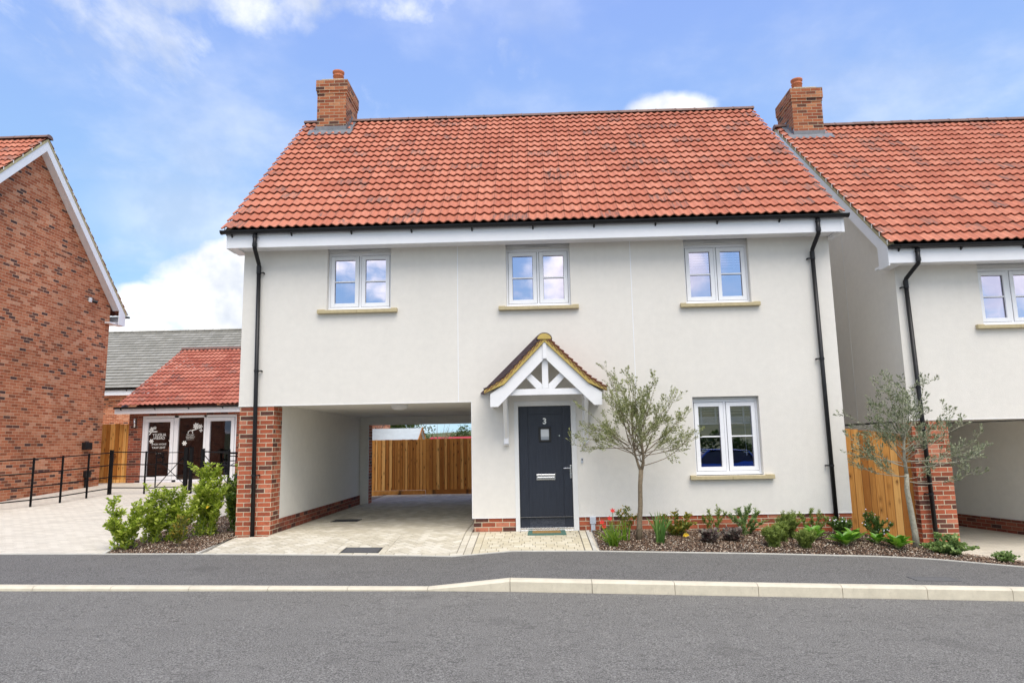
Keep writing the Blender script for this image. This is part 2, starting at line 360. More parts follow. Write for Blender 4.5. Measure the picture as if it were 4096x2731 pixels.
def mk_leaf(name, lo, mid, hi, trans=.3, rough=.5):
    m, g = newmat(name); U, V, _ = g.sep(UV(g))
    c = g.ramp(U, [(0, lo), (.5, mid), (1, hi)])
    c = g.mix(g.mr(g.noise(POS(g), 35, 2), .4, .7, 0, .3), c, lo)
    return finish(m, g, c, rough, None, trans=trans, spec=.4)
mk_leaf('olive_leaf', (.13, .15, .05), (.29, .32, .12), (.58, .60, .32), .3)
mk_leaf('olive_leaf_grey', (.10, .125, .065), (.24, .28, .15), (.55, .58, .40), .25)
mk_leaf('laurel_leaf', (.14, .21, .02), (.36, .47, .04), (.66, .72, .15), .38, .4)
mk_leaf('dark_shrub_leaf', (.05, .10, .015), (.13, .22, .03), (.28, .38, .06), .3, .45)
mk_leaf('strap_leaf', (.08, .17, .02), (.18, .32, .03), (.36, .50, .06), .35, .4)
mk_leaf('iris_leaf', (.06, .14, .03), (.14, .27, .06), (.28, .44, .12), .3, .4)
mk_leaf('rosemary_leaf', (.10, .14, .03), (.21, .29, .05), (.38, .46, .11), .35)
mk_leaf('sage_leaf', (.09, .17, .05), (.20, .31, .09), (.38, .48, .17), .35)
mk_leaf('heuchera_leaf', (.07, .04, .04), (.15, .10, .09), (.26, .25, .20), .25)
mk_leaf('bergenia_leaf', (.05, .15, .012), (.12, .30, .02), (.26, .46, .05), .25, .28)
mk_leaf('aster_leaf', (.05, .10, .02), (.11, .20, .04), (.22, .34, .08), .3)
mk_leaf('autumn_leaf', (.07, .12, .02), (.19, .24, .035), (.50, .33, .05), .35)
mk_leaf('tree_leaf', (.025, .055, .010), (.06, .11, .02), (.13, .19, .04), .3, .6)

# ------------------------------------------------------------------ mesh builder (world metres)
class MB:
    def __init__(s): s.v = []; s.f = []; s.uv = []
    def face(s, pts, uvs=None):
        i = len(s.v); s.v += [tuple(p) for p in pts]; s.f.append(tuple(range(i, i+len(pts)))); s.uv.append(uvs)
    def box(s, x0, x1, y0, y1, z0, z1):
        if x0 > x1: x0, x1 = x1, x0
        if y0 > y1: y0, y1 = y1, y0
        if z0 > z1: z0, z1 = z1, z0
        i = len(s.v)
        s.v += [(x0,y0,z0),(x1,y0,z0),(x1,y1,z0),(x0,y1,z0),(x0,y0,z1),(x1,y0,z1),(x1,y1,z1),(x0,y1,z1)]
        for q in ((3,2,1,0),(4,5,6,7),(0,1,5,4),(1,2,6,5),(2,3,7,6),(3,0,4,7)): s.f.append(tuple(i+k for k in q)); s.uv.append(None)
        return s
    def prism(s, poly, axis, a, b):
        # poly: 2D points; axis 'x': (y,z) extruded a..b in x; 'y': (x,z); 'z': (x,y)
        def P(p, t): return (t, p[0], p[1]) if axis == 'x' else (p[0], t, p[1]) if axis == 'y' else (p[0], p[1], t)
        n = len(poly); i = len(s.v)
        s.v += [P(p, a) for p in poly] + [P(p, b) for p in poly]
        ar = sum(poly[k][0]*poly[(k+1) % n][1]-poly[(k+1) % n][0]*poly[k][1] for k in range(n))
        flip = (ar > 0) != (axis == 'y')
        if b < a: flip = not flip
        A = list(range(i, i+n)); B = list(range(i+n, i+2*n))
        s.f.append(tuple(reversed(A)) if flip else tuple(A)); s.uv.append(None)
        s.f.append(tuple(B) if flip else tuple(reversed(B))); s.uv.append(None)
        for k in range(n):
            q = (A[k], A[(k+1) % n], B[(k+1) % n], B[k])
            s.f.append(q if flip else tuple(reversed(q))); s.uv.append(None)
        return s
    def tube(s, pts, rad, n=8, cap=True):
        pts = [Vector(p) for p in pts]; m = len(pts)
        rs = rad if isinstance(rad, (list, tuple)) else [rad]*m
        i = len(s.v); up = None
        for k, p in enumerate(pts):
            d = (pts[min(k+1, m-1)]-pts[max(k-1, 0)]).normalized()
            if up is None: up = Vector((0, 0, 1)) if abs(d.z) < .9 else Vector((1, 0, 0))
            a = d.cross(up).normalized(); b = a.cross(d).normalized(); up = b
            for j in range(n):
                t = 2*math.pi*j/n; s.v.append(tuple(p+(a*math.cos(t)+b*math.sin(t))*rs[k]))
        for k in range(m-1):
            for j in range(n):
                s.f.append((i+k*n+j, i+k*n+(j+1) % n, i+(k+1)*n+(j+1) % n, i+(k+1)*n+j)); s.uv.append(None)
        if cap:
            s.f.append(tuple(i+j for j in reversed(range(n)))); s.uv.append(None)
            s.f.append(tuple(i+(m-1)*n+j for j in range(n))); s.uv.append(None)
        return s
    def lathe(s, prof, c, n=24):
        i = len(s.v); m = len(prof)
        for r, z in prof:
            for j in range(n):
                t = 2*math.pi*j/n; s.v.append((c[0]+r*math.cos(t), c[1]+r*math.sin(t), c[2]+z))
        for k in range(m-1):
            for j in range(n):
                s.f.append((i+k*n+j, i+k*n+(j+1) % n, i+(k+1)*n+(j+1) % n, i+(k+1)*n+j)); s.uv.append(None)
        s.f.append(tuple(i+(m-1)*n+j for j in range(n))); s.uv.append(None)
        return s
    def leaf(s, p, d, L, W, rnd, n=None, fold=.25, broad=False):
        d = Vector(d).normalized(); n = Vector(n) if n is not None else Vector((random.gauss(0, 1), random.gauss(0, 1), random.gauss(0, 1)+.8))
        sd = d.cross(n)
        if sd.length < 1e-4: sd = d.cross(Vector((1, .3, .2)))
        sd.normalize(); nn = sd.cross(d).normalized(); p = Vector(p)
        i = len(s.v)
        if broad:
            s.v += [tuple(p), tuple(p+d*L*.3+sd*W*.45+nn*W*fold), tuple(p+d*L*.7+sd*W*.42+nn*W*fold), tuple(p+d*L), tuple(p+d*L*.7-sd*W*.42+nn*W*fold), tuple(p+d*L*.3-sd*W*.45+nn*W*fold), tuple(p+d*L*.5-nn*W*.03)]
            for q in ((0, 1, 6), (1, 2, 6), (2, 3, 6), (3, 4, 6), (4, 5, 6), (5, 0, 6)): s.f.append(tuple(i+k for k in q)); s.uv.append([(rnd, .5)]*3)
        else:
            s.v += [tuple(p), tuple(p+d*L*.5+sd*W*.5+nn*W*fold), tuple(p+d*L), tuple(p+d*L*.5-sd*W*.5+nn*W*fold)]
            s.f.append((i, i+1, i+2)); s.uv.append([(rnd, .5)]*3); s.f.append((i, i+2, i+3)); s.uv.append([(rnd, .5)]*3)
    def build(s, name, mat, parent=None, smooth=False, bevel=0.0, origin=None):
        if origin is None: origin = root_loc(parent) if parent else Vector((0, 0, 0))
        me = bpy.data.meshes.new(name)
        V0 = s.v
        me.from_pydata([(a-origin.x, b-origin.y, c-origin.z) for a, b, c in V0], [], s.f)
        uvl = me.uv_layers.new(name='UVMap'); data = [0.0]*(2*len(me.loops)); k = 0
        for fi, f in enumerate(s.f):
            u = s.uv[fi]
            if u is None:
                a, b, c = (Vector(V0[f[0]]), Vector(V0[f[1]]), Vector(V0[f[2]]))
                n = (b-a).cross(c-a)
                if len(f) > 3: n = n + (c-a).cross(Vector(V0[f[3]])-a)
                ax, ay, az = abs(n.x), abs(n.y), abs(n.z)
                for vi in f:
                    x, y, z = V0[vi]
                    data[k:k+2] = (x, z) if (ay >= ax and ay >= az*.7) else (y, z) if ax >= az*.7 else (x, y); k += 2
            else:
                for t in u: data[k:k+2] = t; k += 2
        uvl.data.foreach_set('uv', data)
        if smooth: me.polygons.foreach_set('use_smooth', [True]*len(me.polygons))
        me.materials.append(MATS[mat]); me.update()
        o = bpy.data.objects.new(name, me); col.objects.link(o)
        if parent: o.parent = parent
        else: o.location = origin
        if bevel:
            b = o.modifiers.new('bevel', 'BEVEL'); b.width = bevel; b.segments = 2; b.limit_method = 'ANGLE'; b.angle_limit = R(40); b.harden_normals = False
        return o
def comps(mb):
    par = list(range(len(mb.v)))
    def f(a):
        while par[a] != a: par[a] = par[par[a]]; a = par[a]
        return a
    for q in mb.f:
        for v in q[1:]: par[f(v)] = f(q[0])
    out = {}
    for i, q in enumerate(mb.f): out.setdefault(f(q[0]), []).append(i)
    res = []
    for ids in out.values():
        m = MB()
        for i in ids: m.face([mb.v[v] for v in mb.f[i]], mb.uv[i])
        res.append(m)
    return res
def build_each(mb, name, mat, parent, group=1, **kw):
    cs = comps(mb)
    for i in range(0, len(cs), group):
        m = MB()
        for c in cs[i:i+group]: m.v_off = len(m.v); [m.face([c.v[v] for v in q], u) for q, u in zip(c.f, c.uv)]
        m.build(name, mat, parent, **kw)
def root_loc(o):
    while o.parent: o = o.parent
    return Vector(o.location)
def thing(name, label, cat, loc=(0, 0, 0), group=None):
    o = bpy.data.objects.new(name, None); col.objects.link(o); o.location = loc; o.empty_display_size = .1
    o['label'] = label; o['category'] = cat
    if group: o['group'] = group
    return o
def tag(o, label, cat, group=None, kind=None):
    if label: o['label'] = label
    if cat: o['category'] = cat
    if group: o['group'] = group
    if kind: o['kind'] = kind
    return o
def struct(o): o['kind'] = 'structure'; return o
def text_mesh(txt, size, mat, parent, name, pos, mirror=False, ext=.003, align='CENTER', bold=0.0):
    cu = bpy.data.curves.new(name, 'FONT'); cu.body = txt; cu.size = size; cu.extrude = ext; cu.align_x = align; cu.align_y = 'CENTER'; cu.offset = bold
    t = bpy.data.objects.new(name, cu); col.objects.link(t)
    dg = bpy.context.evaluated_depsgraph_get(); me = bpy.data.meshes.new_from_object(t.evaluated_get(dg))
    bpy.data.objects.remove(t)
    org = root_loc(parent)
    for v in me.vertices:
        x, y, z = v.co; v.co = Vector(((-x if mirror else x)+pos[0], -z+pos[1], y+pos[2]))-org
    me.materials.clear(); me.materials.append(MATS[mat]); me.name = name
    o = bpy.data.objects.new(name, me); col.objects.link(o); o.parent = parent
    return o

# ================================================================== SETTING
def grid_sheet(xs, ys, zf, dz=0.0):
    mb = MB()
    for a, b in zip(xs, xs[1:]):
        for c, d in zip(ys, ys[1:]):
            mb.face([(a, c, zf(a, c)+dz), (b, c, zf(b, c)+dz), (b, d, zf(b, d)+dz), (a, d, zf(a, d)+dz)],
                    [(a, c), (b, c), (b, d), (a, d)])
    return mb
def fr(a, b, s): 
    n = max(1, round((b-a)/s)); return [a+(b-a)*i/n for i in range(n+1)]
XS = sorted(set([-60, -40, -25] + fr(-14, 14, .5) + [round(v[0], 3) for v in ZB+ZK+ZR+ZF+YB+SL if abs(v[0]) < 15] + [25, 40, 60]))
struct(grid_sheet(XS, [-60, -40, -25, -14, -9, -6, -4.5, -3.5], lambda x, y: itp(x, ZR)-.0).build('road', 'road_asphalt'))
mb = MB()        # footway follows the dropped kerb and the wavy back edge
for a, b in zip(XS, XS[1:]):
    for i in range(6):
        P = []
        for x, t in ((a, i/6), (b, i/6), (b, (i+1)/6), (a, (i+1)/6)):
            y = -3.385+(yb(x)+3.385)*t; P.append((x, y, itp(x, ZK)+(itp(x, ZB)-itp(x, ZK))*t))
        mb.face(P, [(p[0], p[1]) for p in P])
struct(mb.build('pavement', 'path_asphalt'))
mb = MB()        # base sheet behind the footway (block paving over everything)
rows = [0, .33, .66, 1]
for a, b in zip(XS, XS[1:]):
    for i in range(3):
        P = []
        for x, t in ((a, rows[i]), (b, rows[i]), (b, rows[i+1]), (a, rows[i+1])):
            y = yb(x)*(1-t); P.append((x, y, gz(x, y+1e-6)-.014))
        mb.face(P, [(p[0], p[1]) for p in P])
    ys = [0, 1, 2, 3, 5, 7, 9, 11, 14, 20, 60]
    for c, d in zip(ys, ys[1:]):
        P = [(x, y, gz(x, y)-.014) for x, y in ((a, c), (b, c), (b, d), (a, d))]
        mb.face(P, [(p[0], p[1]) for p in P])
struct(mb.build('driveway', 'drive_paving'))
# far land, gently rising to low hills on both sides
mb = MB()
def far_z(x, y):
    r = math.hypot(x, y)
    if r < 70: return -.95
    t = min(1, (r-70)/500)
    return -.95+t*t*(16+9*math.sin(x*.008+1)+6*math.cos(y*.011))*(1.25 if y < 0 else .55)
gx = [-1500, -900, -600, -450, -330, -240, -180, -130, -95, -70, -45, 0, 45, 70, 95, 130, 180, 240, 330, 450, 600, 900, 1500]
for a, b in zip(gx, gx[1:]):
    for c, d in zip(gx, gx[1:]):
        P = [(x, y, far_z(x, y)) for x, y in ((a, c), (b, c), (b, d), (a, d))]; mb.face(P, [(p[0], p[1]) for p in P])
struct(mb.build('ground', 'grass_field', smooth=True))
# kerb: dropped on the left, ramping up to full height by the door
mb = MB(); jm = MB()
def kerb_piece(a, b):
    n = 2
    for i in range(n):
        xa = a+(b-a)*i/n; xb = a+(b-a)*(i+1)/n
        if i == 0: xa += .003
        if i == n-1: xb -= .003
        prof = []
        for x in (xa, xb):
            zt = itp(x, ZK); zb_ = itp(x, ZR)-.12; h = zt-itp(x, ZR); ch = min(.022, h*.45)
            prof.append([(x, -3.5, zb_), (x, -3.5+.006, zt-ch), (x, -3.5+.012+ch*.9, zt-.003), (x, -3.5+.04+ch, zt+.002), (x, -3.375, zt+.002), (x, -3.375, zb_)])
        A, B = prof
        for k in range(5): mb.face([A[k], B[k], B[k+1], A[k+1]])
        if i == 0: mb.face(list(A))
        if i == n-1: mb.face(list(reversed(B)))
ks = [-14.0+.05]; 
cuts = fr(-13.95, -1.25, .915) + [-.32] + [-.32+.915*i for i in range(1, 16)]
for a, b in zip(cuts, cuts[1:]): kerb_piece(a, b)
struct(mb.build('kerb', 'kerb_concrete'))
mb = MB()
for a, b in zip(XS, XS[1:]):
    if a < -14 or b > 14: continue
    mb.face([(a, -3.375, itp(a, ZR)-.1), (b, -3.375, itp(b, ZR)-.1), (b, -3.498, itp(b, ZR)-.1), (a, -3.498, itp(a, ZR)-.1)])
# pale edging strip along the back of the footway
em = MB()
for a, b in zip(XS, XS[1:]):
    if a < -14.1 or b > 14.1: continue
    w_ = .045; z = lambda x: itp(x, ZB)
    A = [(a, yb(a)-.006, z(a)-.05), (a, yb(a)-.006, z(a)+.010), (a, yb(a)+w_, z(a)+.010), (a, yb(a)+w_, z(a)-.05)]
    B = [(b, yb(b)-.006, z(b)-.05), (b, yb(b)-.006, z(b)+.010), (b, yb(b)+w_, z(b)+.010), (b, yb(b)+w_, z(b)-.05)]
    for k in range(3): em.face([A[k], B[k], B[k+1], A[k+1]])
struct(em.build('path_edging', 'edging_concrete'))

# block paving ------------------------------------------------------
def clip_poly(poly, a, b):      # keep the left side of a->b
    out = []
    def sd(p): return (b[0]-a[0])*(p[1]-a[1])-(b[1]-a[1])*(p[0]-a[0])
    for i in range(len(poly)):
        p, q = poly[i], poly[(i+1) % len(poly)]; sp, sq = sd(p), sd(q)
        if sp >= 0: out.append(p)
        if (sp >= 0) != (sq >= 0):
            t = sp/(sp-sq); out.append((p[0]+(q[0]-p[0])*t, p[1]+(q[1]-p[1])*t))
    return out
def area(p): return .5*sum(p[i][0]*p[(i+1) % len(p)][1]-p[(i+1) % len(p)][0]*p[i][1] for i in range(len(p)))
def pave(mb, rects, region, gap=.0035, hz=.004):
    for q in rects:
        for a, b in zip(region, region[1:]+region[:1]):
            q = clip_poly(q, a, b)
            if len(q) < 3: break
        if len(q) < 3 or area(q) < .0012: continue
        cx = sum(p[0] for p in q)/len(q); cy = sum(p[1] for p in q)/len(q)
        def sh(p, g_):
            dx, dy = p[0]-cx, p[1]-cy; l = math.hypot(dx, dy) or 1; k = max(0, 1-g_/l*1.3); return (cx+dx*k, cy+dy*k)
        r = random.random(); dz = random.uniform(-.0012, .0012)
        top = [sh(p, gap+.002) for p in q]; bot = [sh(p, gap) for p in q]
        T = [(x, y, gz(x, y)+hz+dz) for x, y in top]; B = [(x, y, gz(x, y)-.010) for x, y in bot]
        mb.face(T, [(r, 0)]*len(T))
        for i in range(len(T)): mb.face([B[i], B[(i+1) % len(T)], T[(i+1) % len(T)], T[i]], [(r, 0)]*4)
def rect(x, y, w_, h_, a=0.0):
    c, s = math.cos(a), math.sin(a)
    return [(x+u*c-v*s, y+u*s+v*c) for u, v in ((0, 0), (w_, 0), (w_, h_), (0, h_))]
def herring(x0, x1, y0, y1, L=.2, W=.1, ang=R(45)):
    out = []; c, s = math.cos(ang), math.sin(ang); n = int(max(x1-x0, y1-y0)/W)+10
    cx, cy = (x0+x1)/2, (y0+y1)/2
    for i in range(-n, n):
        for j in range(-n//2, n//2):
            u, v = i+2*j, i-2*j
            for (a, b, w_, h_) in ((0, 0, 2, 1), (2, -1, 1, 2)):
                px, py = (u+a)*W, (v+b)*W
                X_, Y_ = cx+px*c-py*s, cy+px*s+py*c
                if x0-.4 < X_ < x1+.4 and y0-.4 < Y_ < y1+.4: out.append(rect(X_, Y_, w_*W, h_*W, ang))
    return out
def strip(x0, y0, x1, y1, L, W, side=1):      # a course of blocks laid along a line
    d = Vector((x1-x0, y1-y0)); n = max(1, round(d.length/L)); a = math.atan2(d.y, d.x); l = d.length/n
    out = []
    for i in range(n):
        px, py = x0+math.cos(a)*l*i, y0+math.sin(a)*l*i
        if side < 0: px, py = px+math.sin(a)*W, py-math.cos(a)*W
        out.append(rect(px, py, l, W, a))
    return out
big = [(-99, -99), (99, -99), (99, 99), (-99, 99)]
sand = grid_sheet(fr(-5.0, .8, .5), fr(-1.45, -.05, .35)+[.5, 2, 4, 6, 9], gz, -.009)
struct(sand.build('paving_bed', 'pale_joint'))
mb = MB()
# carport drive: tapering polygon, border courses along the two sides and the front
reg = [(-4.72, -1.35), (-1.10, -1.35), (-1.14, 9.0), (-4.24, 9.0), (-4.24, .0), (-4.24, -.02)]
front = [(-4.90, -1.35), (-2.96, -1.35), (-2.96, -.9), (-2.18, -.9)]
cells = herring(-4.9, -1.0, -1.4, 9.0)
drive_regs = [[(-4.24, -.10), (-1.22, -.10), (-1.22, 9.0), (-4.24, 9.0)],
              [(-4.93, -.10), (-4.80, -1.35), (-2.95, -1.35), (-2.95, -.10)] ,
              [(-2.95, -.90), (-2.19, -.90), (-2.19, -.10), (-2.95, -.10)],
              [(-2.19, -1.35), (-1.16, -1.35), (-1.22, -.10), (-2.19, -.10)]]
drive_regs[0] = [(-4.385, -.10), (-1.165, -.10), (-1.165, 9.0), (-4.385, 9.0)]; drive_regs[3] = [(-2.19, -1.35), (-1.165, -1.35), (-1.165, -.10), (-2.19, -.10)]
for rg in drive_regs: pave(mb, cells, rg)
pave(mb, strip(-4.82, -1.455, -1.06, -1.455, .2, .1), big)
pave(mb, strip(-2.95, -1.352, -2.95, -.90, .2, .1, -1)+strip(-2.29, -1.352, -2.29, -.90, .2, .1, -1)+strip(-2.85, -1.0, -2.29, -1.0, .2, .1), big)
pave(mb, strip(-1.06, -1.45, -1.06, 7.0, .2, .1), big)
pave(mb, strip(-.945, -1.45, -.945, -.02, .2, .11), big)
struct(mb.build('carport_paving', 'herringbone_paver'))
mb = MB()
pave(mb, strip(-.935, -1.45, -.935, 0, .2, .1, -1), big)
rs = []
y = -1.455; k = 0
while y < -.005:
    h_ = .1178; x = -.84+(.0 if k % 2 else -.0); xx = -.835
    off = .08 if k % 2 else .0; first = True
    while xx < .66:
        wd = (.16 if not first or not off else .08) if k % 3 else (.12 if first else .16)
        first = False; wd = min(wd, .66-xx)
        if wd < .02: break
        rs.append(rect(xx, y, wd, h_)); xx += wd
    y += h_+.003; k += 1
pave(mb, rs, [(-.84, -1.46), (.67, -1.46), (.67, 0), (-.84, 0)])
pave(mb, strip(.77, -1.45, .77, 0, .2, .1), big)
struct(mb.build('door_path', 'path_paver'))
mb = MB()
def edge_run(mb, pts, w_=.05, up=.012, dn=.05):
    for (xa, ya), (xb, yb_) in zip(pts, pts[1:]):
        d = Vector((xb-xa, yb_-ya)).normalized(); n = Vector((-d.y, d.x))*w_
        q = [(xa, ya), (xb, yb_), (xb+n.x, yb_+n.y), (xa+n.x, ya+n.y)]
        T = [(x, y, gz(x, y)+up) for x, y in q]; B = [(x, y, gz(x, y)-dn) for x, y in q]
        mb.face(T)
        for i in range(4): mb.face([B[i], B[(i+1) % 4], T[(i+1) % 4], T[i]])
edge_run(mb, [(.83, -1.45), (.83, -.02)])
edge_run(mb, [(-4.86, -1.45), (-4.945, -.02)], .045)
edge_run(mb, [(-6.22, -1.45), (-6.42, -.65), (-6.40, .6), (-6.36, 3.0), (-6.36, 5.0)], .05)
struct(mb.build('bed_edging', 'edging_concrete'))

# planting beds -----------------------------------------------------
def bed(name, pts_fn, xs, y_rng, chips, seed):
    rnd = random.Random(seed); mb = MB()
    for a, b in zip(xs, xs[1:]):
        ya0, ya1 = y_rng(a); yb0, yb1 = y_rng(b); n = 8
        for i in range(n):
            P = []
            for x, (y0, y1), t in ((a, (ya0, ya1), i/n), (b, (yb0, yb1), i/n), (b, (yb0, yb1), (i+1)/n), (a, (ya0, ya1), (i+1)/n)):
                y = y0+(y1-y0)*t; edge = min(t, 1-t)*4; P.append((x, y, gz(x, y)-.006+.02*min(1, edge)+.006*math.sin(x*7+y*5)*min(1, edge)))
            mb.face(P, [(p[0], p[1]) for p in P])
    struct(mb.build('soil', 'soil'))
    mb = MB()
    for _ in range(chips):
        x = rnd.uniform(xs[0], xs[-1]); y0, y1 = y_rng(x)
        if rnd.random() > (y1-y0)/1.55: continue
        t = rnd.random(); y = y0+.012+(y1-y0-.014)*t; e = min(1, min(t, 1-t)*4)
        z = gz(x, y)-.002+.02*e+rnd.uniform(0, .016)
        L = rnd.uniform(.010, .034); W = rnd.uniform(.004, .012); a = rnd.uniform(0, 6.28); ti = rnd.gauss(0, .45); tj = rnd.gauss(0, .45)
        u = Vector((math.cos(a), math.sin(a), ti)).normalized()*L*.5; v = Vector((-math.sin(a), math.cos(a), tj)).normalized()*W*.5
        c = Vector((x, y, z)); r = rnd.random()**1.1
        mb.face([c-u-v, c+u-v, c+u*.8+v, c-u*.9+v], [(r, 0)]*4)
    o = mb.build(name, 'bark_chip'); o['kind'] = 'stuff'; return o
xr = [.88, 1.2, 1.6, 2, 2.4, 2.8, 3.2, 3.6, 4, 4.4, 4.7, 5.045]
o = bed('bark_mulch', None, xr, lambda x: (yb(x)+.045, .012), 30000, 3)
tag(o, 'brown bark mulch spread in the flower bed under the house front window', 'mulch')
xr = [5.045, 5.2, 5.5, 5.8, 6.1, 6.25]
o = bed('bark_mulch', None, xr, lambda x: (yb(x)+.045, .35), 8000, 4)
tag(o, 'brown bark mulch below the wooden fence panel between the two rendered houses', 'mulch')
o = bed('bark_mulch', None, [6.25, 6.5, 6.75, 7.05, 7.3], lambda x: (yb(x)+.045, .2-(x-6.25)*2.3 if x < 6.8 else yb(x)+.40-(x-6.8)*.7), 2500, 6)
tag(o, 'thin tail of bark mulch in front of the far right brick pillar', 'mulch')
o = bed('bark_mulch', None, [-6.40, -6.2, -5.9, -5.6, -5.3, -5.04], lambda x: (-1.45 if x > -6.2 else -1.45+(-6.2-x)*3.5, 2.8), 26000, 5)
tag(o, 'brown bark mulch in the wedge bed left of the carport brick pillar', 'mulch')
o = bed('bark_mulch', None, [-5.04, -4.98, -4.90], lambda x: (-1.45, -.02), 2500, 8)
tag(o, 'narrow strip of bark mulch between the carport pillar corner and the pavement', 'mulch')

# covers in the paving
t = thing('inspection_cover', 'dark square recessed cover set in the pale drive by the pavement', 'manhole cover', (-2.57, -1.2, gz(-2.57, -1.2)))
def slab(mb, x0, x1, y0, y1, dz, th=.012):
    T = [(x, y, gz(x, y)+dz) for x, y in ((x0, y0), (x1, y0), (x1, y1), (x0, y1))]; B = [(x, y, z-th) for x, y, z in T]
    mb.face(T); 
    for i in range(4): mb.face([B[i], B[(i+1) % 4], T[(i+1) % 4], T[i]])
mb = MB(); slab(mb, -2.82, -2.32, -1.335, -1.03, .006); mb.build('cover_plate', 'recess_cover', t)
mb = MB()
for a in ((-2.84, -2.82, -1.345, -1.02), (-2.32, -2.30, -1.345, -1.02), (-2.82, -2.32, -1.345, -1.335), (-2.82, -2.32, -1.03, -1.02)): slab(mb, *a, .008)
mb.build('cover_frame', 'steel_grate', t)
t = thing('drain_grate', 'narrow slotted drain grate in the carport floor near its left wall', 'drain grate', (-3.67, 2.03, 0))
mb = MB(); 
for i in range(20): slab(mb, -3.92+i*.025, -3.908+i*.025, 1.86, 2.2, .012)
slab(mb, -3.93, -3.415, 1.85, 1.87, .013); slab(mb, -3.93, -3.415, 2.19, 2.21, .013)
mb.build('grate', 'steel_grate', t)
mb = MB(); slab(mb, -3.93, -3.415, 1.85, 2.21, .0075); mb.build('drain_channel', 'gasket', t)
t = thing('utility_cover', 'flat dark tarmac-filled cover in the pavement at the right', 'manhole cover', (4.58, -3.02, gz(4.58, -3.02)))
mb = MB(); slab(mb, 4.36, 4.82, -3.12, -2.93, .004); mb.build('cover_plate', 'cover_tarmac', t)
mb = MB()
for a in ((4.34, 4.36, -3.14, -2.91), (4.82, 4.84, -3.14, -2.91), (4.36, 4.82, -3.14, -3.12), (4.36, 4.82, -2.93, -2.91)): slab(mb, *a, .006)
mb.build('cover_frame', 'cover_tarmac', t)

# ================================================================== BUILDING KIT
def wall_y(mb, y, x0, x1, z0, z1, holes=(), reveal=.1, back=None):
    """wall face looking to -Y at plane y with rectangular holes (x0,x1,z0,z1) and reveals"""
    xs = sorted({x0, x1, *[h[0] for h in holes], *[h[1] for h in holes]}); zs = sorted({z0, z1, *[h[2] for h in holes], *[h[3] for h in holes]})
    xs = [x for x in xs if x0 <= x <= x1]; zs = [z for z in zs if z0 <= z <= z1]
    for a, b in zip(xs, xs[1:]):
        for c, d in zip(zs, zs[1:]):
            mx, mz = (a+b)/2, (c+d)/2
            if any(h[0] < mx < h[1] and h[2] < mz < h[3] for h in holes): continue
            mb.face([(a, y, c), (b, y, c), (b, y, d), (a, y, d)])
            if back is not None: mb.face([(b, back, c), (a, back, c), (a, back, d), (b, back, d)])
    for h in holes:
        a, b, c, d = h[:4]; r = y+reveal; bb = back if back is not None else r
        mb.face([(a, y, c), (a, bb, c), (b, bb, c), (b, y, c)] )
        mb.face([(a, y, c), (a, y, d), (a, bb, d), (a, bb, c)]); mb.face([(b, y, c), (b, bb, c), (b, bb, d), (b, y, d)])
        if d < z1: mb.face([(a, y, d), (b, y, d), (b, bb, d), (a, bb, d)])
def tile_roof(name, mat, parent, x0, x1, eave, ridge, n, wave=.15, amp=.032, samples=8, tilew=.30, lift=.042, thick=.018, xoff=0.0):
    mb = MB(); e = Vector((0, eave[0], eave[1])); r_ = Vector((0, ridge[0], ridge[1])); t = (r_-e); L = t.length; t.normalize()
    nrm = Vector((0, -t.z, t.y)) 
    if nrm.z < 0: nrm = -nrm
    g_ = L/n; m = max(2, int((x1-x0)/wave*samples)); dx = (x1-x0)/m
    def prof(x):
        if amp == 0: return 0.0
        f = (x/wave) % 1.0; c = .5+.5*math.cos(2*math.pi*f); return amp*(c**1.15)+amp*.12*math.sin(2*math.pi*f)
    flip = eave[0] > ridge[0]
    for k in range(n):
        s0, s1 = k*g_, (k+1)*g_+.03
        i0 = len(mb.v); jit = random.uniform(-.002, .002)
        for i in range(m+1):
            x = x0+i*dx; p = prof(x+xoff); col_ = math.floor((x+xoff+1e-5)/tilew)
            ds = (math.sin(col_*12.9898+k*78.233)*43758.5453 % 1.0-.5)*.006 if amp else 0
            a = e+t*(s0+jit+ds)+nrm*(p+lift); b = e+t*s1+nrm*(p+.002); c = a-nrm*thick; d = c+t*.05
            for q in (b, a, c, d): mb.v.append((x, q.y, q.z))
        for i in range(m):
            u0 = (x0+i*dx+xoff)/tilew; u1 = (x0+(i+1)*dx+xoff)/tilew
            if math.floor(u0+1e-6) != math.floor(u1-1e-6): u1 = math.floor(u1)+.0001 if (u1-math.floor(u1)) > .5*(u1-u0) else math.floor(u1)-.0001
            u0 += 1e-4
            A = i0+i*4; B = A+4
            for q, vv in (((A+1, B+1, B, A), (.05, .05, .95, .95)), ((A+2, B+2, B+1, A+1), (.02, .02, .04, .04)), ((A+3, B+3, B+2, A+2), (.02,)*4)):
                if flip: q = (q[1], q[0], q[3], q[2])
                uu = (u0, u1, u1, u0) if not flip else (u1, u0, u0, u1)
                mb.f.append(q); mb.uv.append([(uu[j], k+vv[j]) for j in range(4)])
    return mb.build(name, mat, parent, smooth=False)
